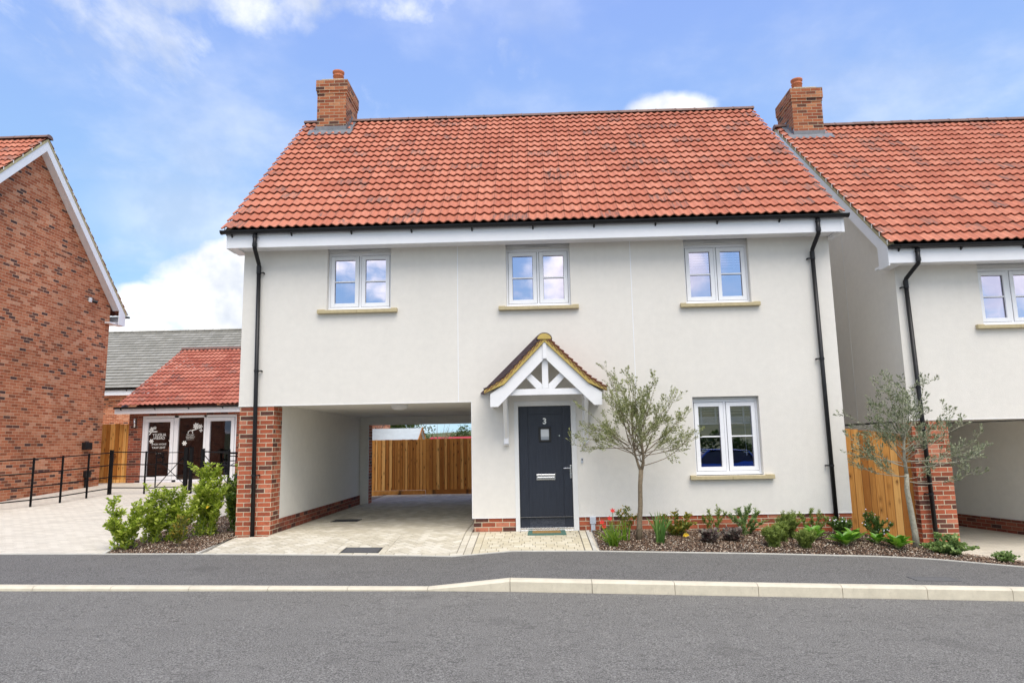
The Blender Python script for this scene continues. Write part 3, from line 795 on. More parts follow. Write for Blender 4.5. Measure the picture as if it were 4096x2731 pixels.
def ridge_tiles(parent, x0, x1, y, z, mat='ridge_tile', r=.12, L=.45, name='ridge_tile', joint=True, gap=None):
    if gap:
        ridge_tiles(parent, x0, gap[0], y, z, mat, r, L, name); return ridge_tiles(parent, gap[1], x1, y, z, mat, r, L, name)
    mb = MB(); n = max(1, round((x1-x0)/L)); l = (x1-x0)/n
    for i in range(n):
        a, b = x0+i*l, x0+(i+1)*l
        if gap and not (b <= gap[0] or a >= gap[1]):
            if a < gap[0] < b: b = gap[0]
            elif a < gap[1] < b: a = gap[1]
            else: continue
        dz = random.uniform(-.004, .004); N = 9
        for (xa, xb, rr) in ((a+.004, b-.03, r), (b-.03, b-.002, r+.007)):
            P = []
            for j in range(N):
                th = math.pi*j/(N-1); P.append((-math.cos(th)*rr, math.sin(th)*rr*.78+dz))
            for j in range(N-1):
                (y0, z0), (y1, z1) = P[j], P[j+1]
                mb.face([(xa, y+y0, z+z0), (xb, y+y0, z+z0), (xb, y+y1, z+z1), (xa, y+y1, z+z1)])
            mb.face([(xa, y+p[0], z+p[1]) for p in reversed(P)]); mb.face([(xb, y+p[0], z+p[1]) for p in P])
    return mb.build(name, mat, parent)
def window(parent, x0, x1, z0, z1, y, sill=None, glass='window_glass', blind=0.0, room=True, double=True, label=None, tint=None):
    """two-sash flush casement; frame face at depth y"""
    mb = MB(); fw = .035
    mb.box(x0, x0+fw, y, y+.07, z0, z1); mb.box(x1-fw, x1, y, y+.07, z0, z1)
    mb.box(x0+fw, x1-fw, y, y+.07, z1-fw-.015, z1); mb.box(x0+fw, x1-fw, y-.012, y+.07, z0, z0+.035)
    mb.box(x0-.0, x1+.0, y-.045, y+.02, z0-.018, z0-.001)
    xm = (x0+x1)/2; mb.box(xm-.018, xm+.018, y, y+.07, z0+.035, z1-fw-.015)
    f = mb.build('window', 'white_upvc', parent, bevel=.003)
    if label: f['label'] = label
    for a, b in ((x0+fw, xm-.018), (xm+.018, x1-fw)):
        c, d = z0+.035, z1-fw-.015
        g1 = MB()      # dark shadow-gap seal round the sash
        g1.box(a, b, y+.01, y+.02, c, d)
        a2, b2, c2, d2 = a+.006, b-.006, c+.006, d-.006; s = .066; bd = .012
        g1 = MB()
        for q in ((a, a2, c, d), (b2, b, c, d), (a2, b2, c, c2), (a2, b2, d2, d)): g1.box(q[0], q[1], y+.006, y+.02, q[2], q[3])
        g1.build('seal', 'gasket', f)
        sm = MB(); yy = y-.012
        sm.box(a2, a2+s, yy, y+.05, c2, d2); sm.box(b2-s, b2, yy, y+.05, c2, d2)
        sm.box(a2+s, b2-s, yy, y+.05, d2-s, d2); sm.box(a2+s, b2-s, yy, y+.05, c2, c2+s)
        zm = (c2+d2)/2; sm.box(a2+s, b2-s, y+.002, y+.018, zm-.011, zm+.011)
        sm.build('sash', 'white_upvc', f, bevel=.003)
        gm = MB(); gm.face([(a2+s, y+.026, c2+s), (b2-s, y+.026, c2+s), (b2-s, y+.026, d2-s), (a2+s, y+.026, d2-s)])
        gm.build('glass', glass, f)
        g2 = MB()
        for q in ((a2+s, a2+s+.005, c2+s, d2-s), (b2-s-.005, b2-s, c2+s, d2-s), (a2+s, b2-s, d2-s-.005, d2-s), (a2+s, b2-s, zm-.016, zm-.011)): g2.box(q[0], q[1], y+.019, y+.025, q[2], q[3])
        g2.build('glazing_bead', 'gasket', f)
    if sill:
        sx0, sx1, sz, sp, sh = sill; sm = MB(); xm_ = (sx0+sx1)/2
        sm.box(sx0, xm_-.0015, -sp+sill_y0(y), y+.0, sz-sh, sz); sm.box(xm_+.0015, sx1, -sp+sill_y0(y), y+.0, sz-sh, sz)
        sm.box(sx0, x0-.02, -sp+.012+sill_y0(y), y-.05, sz, sz+.012); sm.box(x1+.02, sx1, -sp+.012+sill_y0(y), y-.05, sz, sz+.012)
        sm.build('sill', 'sill_stone', f, bevel=.004)
    if room:
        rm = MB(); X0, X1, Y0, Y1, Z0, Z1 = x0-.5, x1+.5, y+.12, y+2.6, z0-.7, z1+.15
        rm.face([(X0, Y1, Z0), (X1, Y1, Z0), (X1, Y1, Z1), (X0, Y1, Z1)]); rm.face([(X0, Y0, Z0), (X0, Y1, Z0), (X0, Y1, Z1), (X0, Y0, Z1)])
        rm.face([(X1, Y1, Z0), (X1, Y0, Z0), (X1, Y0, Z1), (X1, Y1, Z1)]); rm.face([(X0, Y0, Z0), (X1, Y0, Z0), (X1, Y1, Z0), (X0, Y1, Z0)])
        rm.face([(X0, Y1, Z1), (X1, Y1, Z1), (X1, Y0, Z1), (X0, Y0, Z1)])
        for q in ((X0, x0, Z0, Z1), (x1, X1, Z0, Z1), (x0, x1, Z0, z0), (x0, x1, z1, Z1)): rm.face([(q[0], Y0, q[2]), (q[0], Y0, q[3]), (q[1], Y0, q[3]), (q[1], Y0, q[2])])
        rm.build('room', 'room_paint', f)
    if blind:
        bm_ = MB(); bz = z1-blind; k = 0; z = z1-.05
        while z > bz+.14:
            bm_.box(x0+.05, x1-.05, y+.10, y+.135, z-.001, z+.003); z -= .045
        for q in range(7): bm_.box(x0+.05, x1-.05, y+.10, y+.15, bz+.02+q*.014, bz+.028+q*.014)
        bm_.box(x0+.05, x1-.05, y+.095, y+.15, bz-.012, bz+.012)
        for xx in (x0+.16, xm-.14, xm+.10, x1-.22): bm_.box(xx, xx+.03, y+.090, y+.094, bz, z1-.04)
        if glass == 'lower_glass': bm_.box(x1-.20, x1-.194, y+.09, y+.096, z0+.32, z1-.05); bm_.box(x1-.205, x1-.189, y+.085, y+.10, z0+.28, z0+.33)
        bm_.build('blind', 'blind_white', f)
    return f
def sill_y0(y): return y-.10
def gutter(parent, x0, x1, y, z, step=.92, brackets=True, open_end=True):
    mb = MB(); r = .056; N = 10
    P = [(math.cos(math.pi+math.pi*j/N)*r, math.sin(math.pi+math.pi*j/N)*r*.95) for j in range(N+1)]
    P2 = [(p[0]*.9, p[1]*.9) for p in P]
    loop = P+list(reversed(P2)); n = len(loop)
    for k in range(n):
        a, b = loop[k], loop[(k+1) % n]; mb.face([(x0, y+a[0], z+a[1]), (x1, y+a[0], z+a[1]), (x1, y+b[0], z+b[1]), (x0, y+b[0], z+b[1])])
    for xx in (x0, x1): 
        Q = [(xx, y+p[0]*1.08, z+p[1]*1.08) for p in P]; mb.prism([(y+p[0]*1.1, z+p[1]*1.1) for p in P], 'x', xx-.012, xx+.012)
    g_ = mb.build('gutter', 'black_plastic', parent, smooth=False)
    if brackets:
        bm_ = MB(); x = x0+.16
        while x < x1-.1:
            Q = [(y+p[0]*1.09, z+p[1]*1.09) for p in P]; bm_.prism(Q, 'x', x-.012, x+.012)
            bm_.prism([(y-.005, z-.055), (y+.062, z-.055), (y+.062, z-.10)], 'x', x-.011, x+.011); x += step
        build_each(bm_, 'gutter_bracket', 'black_plastic', g_, 2)
    return g_
def downpipe(parent, xo, xp, zg, zs, z0, zoff=0.0, ybase=0.0, side=1):
    """outlet at xo under the gutter, swan neck to the wall pipe at xp, down to z0"""
    yg = ybase-.385; yw_ = ybase-.06; mb = MB(); r = .0345
    def xi(z): return xp[0]+(xp[1]-xp[0])*(zs-.30-z)/(zs-.30-z0)
    mb.tube([(xo, yg, zg-.02), (xo, yg, zs-.03), (xo, yg+.01, zs-.06), (xo+(xp[0]-xo)*.92, yw_-.02, zs-.25), (xp[0], yw_, zs-.29), (xp[0], yw_, zs-.36)], r, 12)
    mb.tube([(xp[0], yw_, zs-.34), (xp[1], yw_, z0)], r, 12)
    o = mb.build('downpipe', 'black_plastic', parent, smooth=True)
    mb = MB()
    for z in (zg-.07, zg-.09): mb.tube([(xo, yg, z), (xo, yg, z-.015)], r+.006, 12)
    mb.tube([(xo, yg, zs+.03), (xo, yg, zs-.03)], r+.006, 12); mb.tube([(xp[0], yw_, zs-.28), (xp[0], yw_, zs-.38)], r+.006, 12)
    z = zs-.40; i = 0
    for z in (zs-.40, zs-2.1+zoff, zs-3.83+zoff):
        if z < z0+.3: continue
        x = xi(z); mb.tube([(x, yw_, z+.018), (x, yw_, z-.018)], r+.006, 12)
        mb.box(x+side*.03, x+side*.085, yw_-.012, yw_+.012, z-.009, z+.009); mb.box(x+side*.07, x+side*.085, yw_, ybase+.002, z-.012, z+.012)
    mb.build('pipe_clip', 'black_plastic', o, smooth=False)
    return o
def chimney(parent, x0, x1, y0, y1, zr0, zb, zt, mat='chimney_brick', roofz=None):
    mb = MB(); zc = zt-.33
    mb.box(x0, x1, y0, y1, zb, zc); mb.box(x0-.012, x1+.012, y0-.012, y1+.012, zc+.001, zc+.075)
    mb.box(x0-.028, x1+.028, y0-.028, y1+.028, zc+.076, zc+.15); mb.box(x0-.028, x1+.028, y0-.028, y1+.028, zc+.151, zt)
    c = mb.build('chimney', mat, parent)
    mb = MB(); mb.prism([(x0+.0, zt), (x1-.0, zt), (x1-.1, zt+.05), (x0+.1, zt+.05)], 'y', y0+.03, y1-.03); mb.build('flaunching', 'mortar_joint', c)
    cx, cy = (x0+x1)/2, (y0+y1)/2
    mb = MB(); mb.lathe([(.118, zt+.01), (.116, zt+.34), (.128, zt+.345), (.128, zt+.36), (.114, zt+.365), (.112, zt+.41), (.135, zt+.43), (.137, zt+.47), (.118, zt+.48), (.105, zt+.46), (.105, zt+.18)], (cx, cy, 0), 28)
    mb.build('chimney_pot', 'terracotta', c, smooth=True)
    return c

# ================================================================== MAIN HOUSE
H = thing('house', 'cream rendered house in the middle with a navy front door and gabled porch', 'house', (0.03, 3.3, 0))
SO = 4.80
WX0, WX1 = -4.985, 5.045
W1, W2, W3, W4 = (-3.525, -2.42, 3.72, 4.82), (-.437, .66, 3.705, 4.81), (2.60, 3.69, 3.68, 4.80), (2.607, 3.69, .837, 2.115)
DR = (-.345, .68, 0.0, 2.10)
mb = MB()
wall_y(mb, 0.0, WX0, WX1, 2.115, SO, [(W1[0], W1[1], W1[2], SO), (W2[0], W2[1], W2[2], SO), (W3[0], W3[1], W3[2], SO)], .10)
wall_y(mb, 0.0, -1.05, WX1, .222, 2.115, [(W4[0], W4[1], W4[2], 2.115), (DR[0], DR[1], .222, 2.10)], .10)
mb.face([(WX0, 0, 2.115), (WX0, .1, 2.115), (-1.05, .1, 2.115), (-1.05, 0, 2.115)])
mb.face([(WX0, 0, 2.115), (WX0, 0, SO), (WX0, 7.2, SO), (WX0, 7.2, 2.115)]); mb.face([(WX1, 0, .222), (WX1, 7.2, .222), (WX1, 7.2, SO), (WX1, 0, SO)])
mb.face([(WX0, 7.2, 2.115), (WX0, 7.2, SO), (WX1, 7.2, SO), (WX1, 7.2, 2.115)]); mb.face([(-1.05, 7.2, .0), (-1.05, 7.2, 2.115), (WX1, 7.2, 2.115), (WX1, 7.2, .0)])
mb.face([(-1.05, 0, .222), (-1.05, 0, 2.115), (-1.05, 7.2, 2.115), (-1.05, 7.2, .222)])
for x, s_ in ((WX0, 1), (WX1, -1)): mb.face([(x, 0, SO), (x, 0, 5.15), (x, 3.6, 8.62), (x, 7.2, 5.15), (x, 7.2, SO)])
mb.face([(-1.05, 0, .222), (-1.05, .02, .222), (WX1, .02, .222), (WX1, 0, .222)])
mb.build('wall', 'cream_render', H)
mb = MB()       # carport inner faces
mb.face([(-4.40, .40, .22), (-4.40, 5.9, .22), (-4.40, 5.9, 2.14), (-4.40, .40, 2.14)]); mb.box(-4.40, -4.19, 5.9, 5.95, .0, 2.14)
mb.build('carport_wall', 'brightened_render', H)
mb = MB(); mb.box(WX0+.002, -1.05, .1, 5.90, 2.14, 2.2); mb.box(-4.19, -1.05, 5.9, 6.32, 1.95, 2.2); mb.box(WX0+.002, -1.05, 6.32, 7.2, 2.12, 2.2); mb.box(-4.40, -1.05, .1, .14, 2.116, 2.14)
mb.build('carport_ceiling', 'brightened_render', H)
mb = MB(); mb.box(-4.965, -4.385, .006, .40, -.12, 2.112); mb.build('brick_pillar', 'red_brick', H, bevel=.002)
mb = MB(); mb.box(-4.60, -4.388, .401, 5.89, -.1, .22); mb.build('plinth', 'dark_red_brick', H)
mb = MB(); mb.box(-4.62, -4.192, 5.952, 6.32, -.1, 2.11); mb.box(-4.965, -4.62, 5.8, 6.9, -.1, 2.11); mb.face([(-4.965, .40, -.1), (-4.965, .40, 2.112), (-4.965, 5.8, 2.112), (-4.965, 5.8, -.1)]); mb.build('rear_brickwork', 'red_brick', H)
mb = MB(); 
mb.box(-1.03, DR[0]-.004, .012, .1, -.12, .221); mb.box(DR[1]+.004, 5.04, .012, .1, -.25, .221); mb.box(4.96, 5.035, .1, 7.19, -.3, .221); mb.box(-1.04, -1.00, .1, 7.19, -.1, .221)
mb.build('plinth', 'red_brick', H)
mb = MB()       # white bell-cast beads and movement joints
mb.box(-1.053, DR[0], -.006, .012, .214, .224); mb.box(DR[1], WX1+.003, -.006, .012, .214, .224)
mb.box(WX0-.002, -1.05, -.006, .01, 2.108, 2.118); mb.box(-1.056, -1.046, -.004, .01, .224, 2.108)
mb.build('render_bead', 'white_paint', H)
for x, za, zb_ in ((-1.268, 2.118, SO), (1.69, .224, SO)):
    mb = MB(); mb.box(x-.0055, x+.0055, -.003, .004, za, zb_); mb.build('movement_joint', 'white_upvc', H)
# ceiling lamp
mb = MB(); mb.lathe([(.155, 0), (.155, -.03), (.13, -.065), (.07, -.088), (.0, -.094)], (-2.44, .92, 2.14), 32); mb.build('ceiling_lamp', 'blind_white', H, smooth=True)
# roof
ER = (-.43, 5.055); RR = (3.6, 8.90)
roof = tile_roof('roof', 'red_tile', H, -5.215, 5.165, ER, RR, 19, xoff=.03)
tile_roof('back_slope', 'red_tile', roof, -5.215, 5.165, (7.63, 5.055), RR, 19, samples=4)
ridge_tiles(roof, -5.22, 5.17, 3.6, 8.885, r=.118, gap=(-4.80, -4.09))
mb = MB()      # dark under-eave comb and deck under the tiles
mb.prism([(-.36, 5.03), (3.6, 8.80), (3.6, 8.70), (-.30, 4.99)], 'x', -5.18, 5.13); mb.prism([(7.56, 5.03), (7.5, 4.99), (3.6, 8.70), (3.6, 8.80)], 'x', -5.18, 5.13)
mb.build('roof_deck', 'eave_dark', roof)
def bargeboards(parent, x, out, ey, ez, ry, rz, yb_, soff, wallx, verge_mat='verge_mortar', clips=14):
    """white bargeboard on a gable; out = +1/-1 the side it faces; (ey,ez) eave edge, (ry,rz) ridge; both slopes"""
    half = ry-ey; t = Vector((ry-ey, rz-ez)).normalized(); n = Vector((t.y, -t.x))    # n points down/inwards
    bm_ = MB(); vm = MB(); cm = MB(); sm = MB()
    for sgn in (1, -1):
        def Y(y): return y if sgn > 0 else 2*ry-y
        def pr(b_, pts, a, c): b_.prism([(Y(p[0]), p[1]) for p in pts], 'x', a, c)
        e = Vector((ey, ez)); r_ = Vector((ry, rz))
        d0, d1 = .045, .235
        def off(d): # band lines clipped at the ridge plane y=ry
            a = e+n*d; k = (ry-a.x)/t.x; return a, a+t*k
        a0, b0 = off(d0); a1, b1 = off(d1)
        a0b = Vector((yb_, a0.y+(yb_-a0.x)*t.y/t.x)); a1b = Vector((yb_+.25, a1.y+(yb_+.25-a1.x)*t.y/t.x))
        pr(bm_, [tuple(a0b), (yb_, soff), (yb_+.33, soff), (yb_+.33, a1.y+(yb_+.33-a1.x)*t.y/t.x), tuple(b1), tuple(b0)], x, x-out*.022)
        f0, f1 = off(-.004); g0, g1 = off(d0-.002)
        pr(vm, [tuple(f0), tuple(g0), tuple(g1), tuple(f1)], x+out*.012, x-out*.09)
        h0, h1 = off(d1-.012); i0, i1 = off(d1-.028)
        if wallx is not None:
            q0 = Vector((yb_+.33, h0.y+(yb_+.33-h0.x)*t.y/t.x)); q1 = Vector((yb_+.33, i0.y+(yb_+.33-i0.x)*t.y/t.x))
            pr(sm, [tuple(q0), tuple(h1), tuple(i1), tuple(q1)], x-out*.022, wallx)
        L = (r_-e).length
        for k in range(clips):
            c = e+t*(L*(k+.12)/clips); c2 = c-n*.03
            cm.box(x+out*.016, x+out*.022, Y(c2.x)-.010, Y(c2.x)+.010, c2.y-.055, c2.y+.025)
            cm.box(x+out*.016, x-out*.05, Y(c2.x)-.010, Y(c2.x)+.010, c2.y+.018, c2.y+.026)
    b = bm_.build('bargeboard', 'white_upvc', parent, bevel=.002)
    vm.build('verge', verge_mat, b); sm.build('gable_soffit', 'white_upvc', b)
    build_each(cm, 'verge_clip', 'white_paint', b, 2)
    return b
for x, o in ((-5.155, -1), (5.105, 1)): bargeboards(H, x, o, -.40, 5.06, 3.6, 8.9, -.34, 4.76, WX0 if o < 0 else WX1, clips=19)
mb = MB(); mb.box(-5.13, 5.16, -.345, -.32, 4.765, 5.01); 
fa = mb.build('fascia', 'white_upvc', H, bevel=.003)
mb = MB(); mb.box(-1.27+.02, -1.24+.04, -.349, -.345, 4.767, 5.0); mb.box(-5.155, -5.10, -.350, -.32, 4.760, 5.0); mb.box(5.12, 5.175, -.350, -.32, 4.760, 5.0); mb.build('fascia_joint', 'white_upvc', fa)
mb = MB(); mb.box(-5.14, 5.16, -.32, .0, 4.795, 4.81); mb.box(-5.15, WX0, -.32, .15, 4.77, 4.795); mb.box(WX1, 5.17, -.32, .15, 4.77, 4.795); mb.build('soffit', 'white_upvc', H)
gutter(H, -5.22, 5.22, -.405, 5.045, step=1.02)
downpipe(H, -4.655, (-4.700, -4.650), 5.03, SO, -.03, 0.0)
downpipe(H, 4.735, (4.735, 4.765), 5.03, SO, -.06, 0.0, side=-1)
# chimney with lead
ch = chimney(H, -4.78, -4.115, 3.08, 4.05, 0, 7.9, 9.69)
mb = MB()
def rz(y): return 5.055+(y+.43)*(8.90-5.055)/4.03
mb.prism([(2.93, rz(2.93)+.055), (3.10, rz(3.1)+.06), (3.10, rz(3.1)+.09), (2.93, rz(2.93)+.072)], 'x', -4.95, -3.96)
for xa, xb in ((-4.88, -4.78), (-4.115, -3.99)): mb.prism([(3.0, rz(3.0)+.05), (3.62, 8.96), (3.62, 8.98), (3.0, rz(3.0)+.075)], 'x', xa, xb)
mb.box(-4.795, -4.10, 3.066, 3.085, 8.35, rz(3.08)+.17)
for k in range(4):
    y0 = 3.08+k*.14; mb.box(-4.115, -4.10, y0, y0+.15, rz(y0), rz(y0)+.22); mb.box(-4.795, -4.78, y0, y0+.15, rz(y0), rz(y0)+.22)
mb.build('lead_flashing', 'lead', ch)
# windows
def Hsill(x0, x1, z): return (x0, x1, z-.002, .075, .058)
window(H, W1[0], W1[1], W1[2]+.03, W1[3]-.075, .10, Hsill(-3.67, -2.30, W1[2]-.0), label='upstairs window above the carport')
window(H, W2[0], W2[1], W2[2]+.03, W2[3]-.075, .10, Hsill(-.57, .785, W2[2]), label='upstairs window above the porch')
window(H, W3[0], W3[1], W3[2]+.03, W3[3]-.075, .10, Hsill(2.49, 3.815, W3[2]), blind=.53, label='upstairs window with a half lowered blind')
window(H, W4[0], W4[1], W4[2]+.03, W4[3]-.035, .10, Hsill(2.50, 3.845, W4[2]), glass='lower_glass', blind=.40, label='ground floor window behind the olive tree')
mb = MB()
for a in (W1, W2, W3):
    mb = MB(); mb.box(a[0], a[1], .085, .17, a[3]-.074, a[3]-.03); mb.box(a[0]+.002, a[1]-.002, .07, .12, a[3]-.029, a[3]+.01); mb.box(a[0]+.35, a[1]-.35, .07, .085, a[3]-.062, a[3]-.048); mb.build('head_vent', 'off_white_frame', H, bevel=.002)
mb = MB()
mb.box(W4[0], W4[1], .08, .17, 2.082, 2.112)
mb.build('head_vent', 'off_white_frame', H, bevel=.002)
# front door
mb = MB(); y0 = .035
mb.box(DR[0], DR[0]+.070, -.008, .10, .0, 2.10); mb.box(DR[1]-.085, DR[1], -.008, .10, .0, 2.10); mb.box(DR[0]+.070, DR[1]-.085, -.008, .10, 2.02, 2.10)
fr_ = mb.build('door_frame', 'off_white_frame', H, bevel=.003)
DL, DRt, DT = DR[0]+.073, DR[1]-.088, 2.016
door = MB(); door.box(DL, DRt, .045, .09, .062, DT); door = door.build('door', 'navy_door', H)
mb = MB(); yy = .036
px0, px1, pz0, pz1 = -.125, .455, .225, 1.885
for q in ((DL, px0, .062, DT), (px1, DRt, .062, DT), (px0, px1, pz1, DT)): mb.box(q[0], q[1], yy, .045, q[2], q[3])
mb.build('door_stile', 'navy_door', door, bevel=.004)
mb = MB(); mb.box(px0+.001, px1-.001, yy, .045, .062, pz0); mb.build('bottom_rail', 'navy_door_rail', door, bevel=.004)
mb = MB(); mb.box(px0+.02, px1-.02, .041, .0452, pz0+.02, pz1-.02); mb.build('door_panel', 'navy_door', door, bevel=.004)
gx0, gx1, gz0, gz1 = .058, .262, 1.428, 1.672
mb = MB()
for q in ((gx0, gx0+.034, gz0, gz1), (gx1-.034, gx1, gz0, gz1), (gx0+.034, gx1-.034, gz0, gz0+.034), (gx0+.034, gx1-.034, gz1-.034, gz1)): mb.box(q[0], q[1], .022, .045, q[2], q[3])
mb.build('glazing_frame', 'gasket', door, bevel=.008)
mb = MB(); mb.box(gx0+.034, gx1-.034, .036, .043, gz0+.034, gz1-.034); mb.build('door_light', 'obscure_glass', door)
text_mesh('3', .135, 'sticker_white', door, 'door_number', (.16, .036, 1.765), ext=.004, bold=.004)
mb = MB(); mb.box(.005, .315, .026, .040, .812, .905); mb.box(.02, .30, .018, .028, .826, .86); mb.box(.008, .312, .022, .028, .888, .902); mb.build('letter_plate', 'chrome', door, bevel=.004)
mb = MB(); mb.box(.555, .582, .018, .036, .835, 1.05); mb.tube([(.568, .02, 1.0), (.568, -.025, 1.0), (.45, -.025, .998)], .0095, 10); mb.lathe([(.011, 0), (.011, .02)], (.568, .025, .90), 12); mb.build('door_handle', 'chrome', door, smooth=False, bevel=.002)
mb = MB(); mb.tube([(.398, .046, 1.527), (.398, .03, 1.527)], .012, 14); mb.build('spyhole', 'chrome', door)
mb = MB(); mb.box(DR[0]+.070, DR[1]-.085, -.012, .10, .022, .058); mb.box(DR[0]+.070, DR[1]-.085, -.03, .09, .0, .018); mb.build('threshold', 'chrome', fr_, bevel=.003)
mb = MB(); mb.box(.742, .775, -.018, .0, 1.075, 1.155); mb.box(.752, .765, -.021, -.018, 1.09, 1.11); d = mb.build('doorbell', 'grey_box', H, bevel=.003)
mb = MB(); mb.box(.75, .767, -.0215, -.018, 1.117, 1.145); mb.build('bell_push', 'gasket', d)
mb = MB(); mb.box(.852, .948, -.055, .011, .108, .212); mb.box(.867, .935, -.045, .011, -.06, .107); mb.build('cable_box', 'grey_box', H, bevel=.006)
# porch canopy
P = MB(); py = -.60; AX = .18
porch = None
zB = 1.985; zT = 2.19
outer = [(-.699, zB), (-.575, zB), (AX, 2.745), (.945, zB+.002), (1.066, zB), (1.066, zT), (.855, 2.335), (AX, 3.005), (-.475, 2.338), (-.699, zT)]
P.prism([(-.699, zB), (-.575, zB), (AX, 2.745), (AX, 3.005), (-.475, 2.338), (-.699, zT)], 'y', py, py+.045)
P.prism([(AX+.0015, 2.745), (.942, zB+.002), (1.066, zB), (1.066, zT), (.855, 2.335), (AX+.0015, 3.005)], 'y', py, py+.045)
porch = P.build('porch', 'white_paint', H, bevel=.004)
mb = MB(); mb.box(AX-.032, AX+.032, py-.02, py-.001, 2.735, 2.995) ; mb.build('apex_cover', 'white_paint', porch, bevel=.004)
mb = MB(); mb.box(-.42, .79, py+.05, py+.12, 2.165, 2.262); mb.build('tie_beam', 'white_paint', porch, bevel=.004)
mb = MB(); mb.box(AX-.05, AX+.05, py+.052, py+.118, 2.264, 2.77); mb.build('king_post', 'white_paint', porch, bevel=.004)
for s_ in (-1, 1):
    mb = MB(); mb.prism([(AX+s_*.052, 2.264), (AX+s_*.145, 2.264), (AX+s_*.36, 2.50), (AX+s_*.29, 2.565), (AX+s_*.052, 2.335)], 'y', py+.055, py+.115); mb.build('strut', 'white_paint', porch, bevel=.004)
    mb = MB(); x = AX+s_*.655 if s_ < 0 else AX+.645
    # wall post, top arm and sloping brace of the gallows bracket
    mb.prism([(-.0, 1.41), (-.075, 1.41), (-.075, 2.12), (-.0, 2.12)], 'x', x-.04, x+.04); mb.prism([(0, 2.121), (py+.02, 2.121), (py+.02, 2.20), (0, 2.20)], 'x', x-.04, x+.04)
    mb.prism([(-.076, 1.50), (-.076, 1.60), (py+.10, 2.12), (py+.02, 2.12), (py+.02, 2.10)], 'x', x-.03, x+.03); mb.prism([(-.095, 1.405), (0, 1.405), (0, 1.385), (-.08, 1.385)], 'x', x-.045, x+.045)
    mb.build('bracket', 'white_paint', porch, bevel=.003)
    mb = MB()          # rafter and white soffit board running back to the wall
    if s_ < 0: pts = [(-.69, 2.165), (-.50, 2.30), (AX, 2.965), (AX, 2.93), (-.49, 2.27), (-.69, 2.13)]
    else: pts = [(1.055, 2.165), (.86, 2.30), (AX+.001, 2.965), (AX+.001, 2.93), (.85, 2.27), (1.055, 2.13)]
    mb.prism(pts, 'y', py+.046, -.001); mb.box(AX+s_*.855, AX+s_*.878, py+.046, -.001, 1.995, 2.15)
    mb.build('porch_soffit', 'white_paint', porch)
    ex = -.79 if s_ < 0 else 1.145; kx = -.475 if s_ < 0 else .855
    pts = [(AX, 3.007), (kx, 2.340), (ex, 2.205), (ex, 2.250), (kx+s_*.01, 2.432), (AX, 3.105)]
    mb = MB(); mb.prism(pts, 'y', py-.035, py+.05); mb.build('verge', 'porch_mortar', porch)
    # tiles: short courses stepping down the slope
    mb = MB(); em = MB(); prof = [Vector((AX, 3.112)), Vector((kx+s_*.01, 2.440)), Vector((ex, 2.252))]; l1 = (prof[1]-prof[0]).length; l2 = (prof[2]-prof[1]).length; n = 13
    def at(s1): return prof[0]+(prof[1]-prof[0])*(s1/l1) if s1 <= l1 else prof[1]+(prof[2]-prof[1])*((s1-l1)/l2)
    th = .016 if s_ > 0 else .016
    for k in range(n):
        a = at((l1+l2)*k/n*.99); b = at((l1+l2)*(k+1)/n*.99+.012); d = (b-a).normalized(); nn = Vector((-d.y, d.x)); nn = nn if nn.y > 0 else -nn
        a2, b2 = a-nn*.012, b+nn*.016
        q = [a2, b2, b2+nn*th, a2+nn*th]
        mb.prism([tuple(p) for p in q], 'y', py-.05, -.001)
        # exposed tile butts bedded in the verge mortar
        c = b-d*.13-nn*.008; e2 = b-nn*.044+d*.01
        em.prism([tuple(c), tuple(e2), tuple(e2+nn*.011), tuple(c+nn*.011)], 'y', py-.043, py-.030)
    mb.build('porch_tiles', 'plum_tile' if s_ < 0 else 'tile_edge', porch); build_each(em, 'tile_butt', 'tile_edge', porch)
mb = MB()
pts = [(AX-math.cos(math.pi*j/12)*.125, 3.045+math.sin(math.pi*j/12)*.105) for j in range(13)]
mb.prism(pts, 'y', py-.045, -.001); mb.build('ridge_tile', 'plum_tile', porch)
mb = MB(); mb.prism([(AX-math.cos(math.pi*j/12)*.11, 3.045+math.sin(math.pi*j/12)*.090) for j in range(13)], 'y', py-.052, py-.044); mb.build('ridge_mortar', 'porch_mortar', porch)
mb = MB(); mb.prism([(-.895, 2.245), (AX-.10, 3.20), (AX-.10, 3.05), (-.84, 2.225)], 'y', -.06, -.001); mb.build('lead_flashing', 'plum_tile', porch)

# door mat
t = thing('doormat', 'small green doormat with a worn brown coir middle below the navy door', 'doormat', (.15, -.2, gz(.15, -.2)))
mb = MB(); zz_ = lambda y: gz(.1, y)+.004
T = [(-.155, -.36), (.455, -.355), (.445, -.03), (-.145, -.03)]
mb.face([(x, y, zz_(y)+.016) for x, y in T]); 
for i in range(4): a, b = T[i], T[(i+1) % 4]; mb.face([(a[0], a[1], zz_(a[1])-.004), (b[0], b[1], zz_(b[1])-.004), (b[0], b[1], zz_(b[1])+.016), (a[0], a[1], zz_(a[1])+.016)])
mb.build('mat_border', 'mat_green', t)
mb = MB(); T = [(-.08, -.27), (.375, -.265), (.365, -.07), (-.075, -.07)]
mb.face([(x, y, zz_(y)+.021) for x, y in T])
for i in range(4): a, b = T[i], T[(i+1) % 4]; mb.face([(a[0], a[1], zz_(a[1])+.015), (b[0], b[1], zz_(b[1])+.015), (b[0], b[1], zz_(b[1])+.021), (a[0], a[1], zz_(a[1])+.021)])
mb.build('mat_pile', 'mat_coir', t)

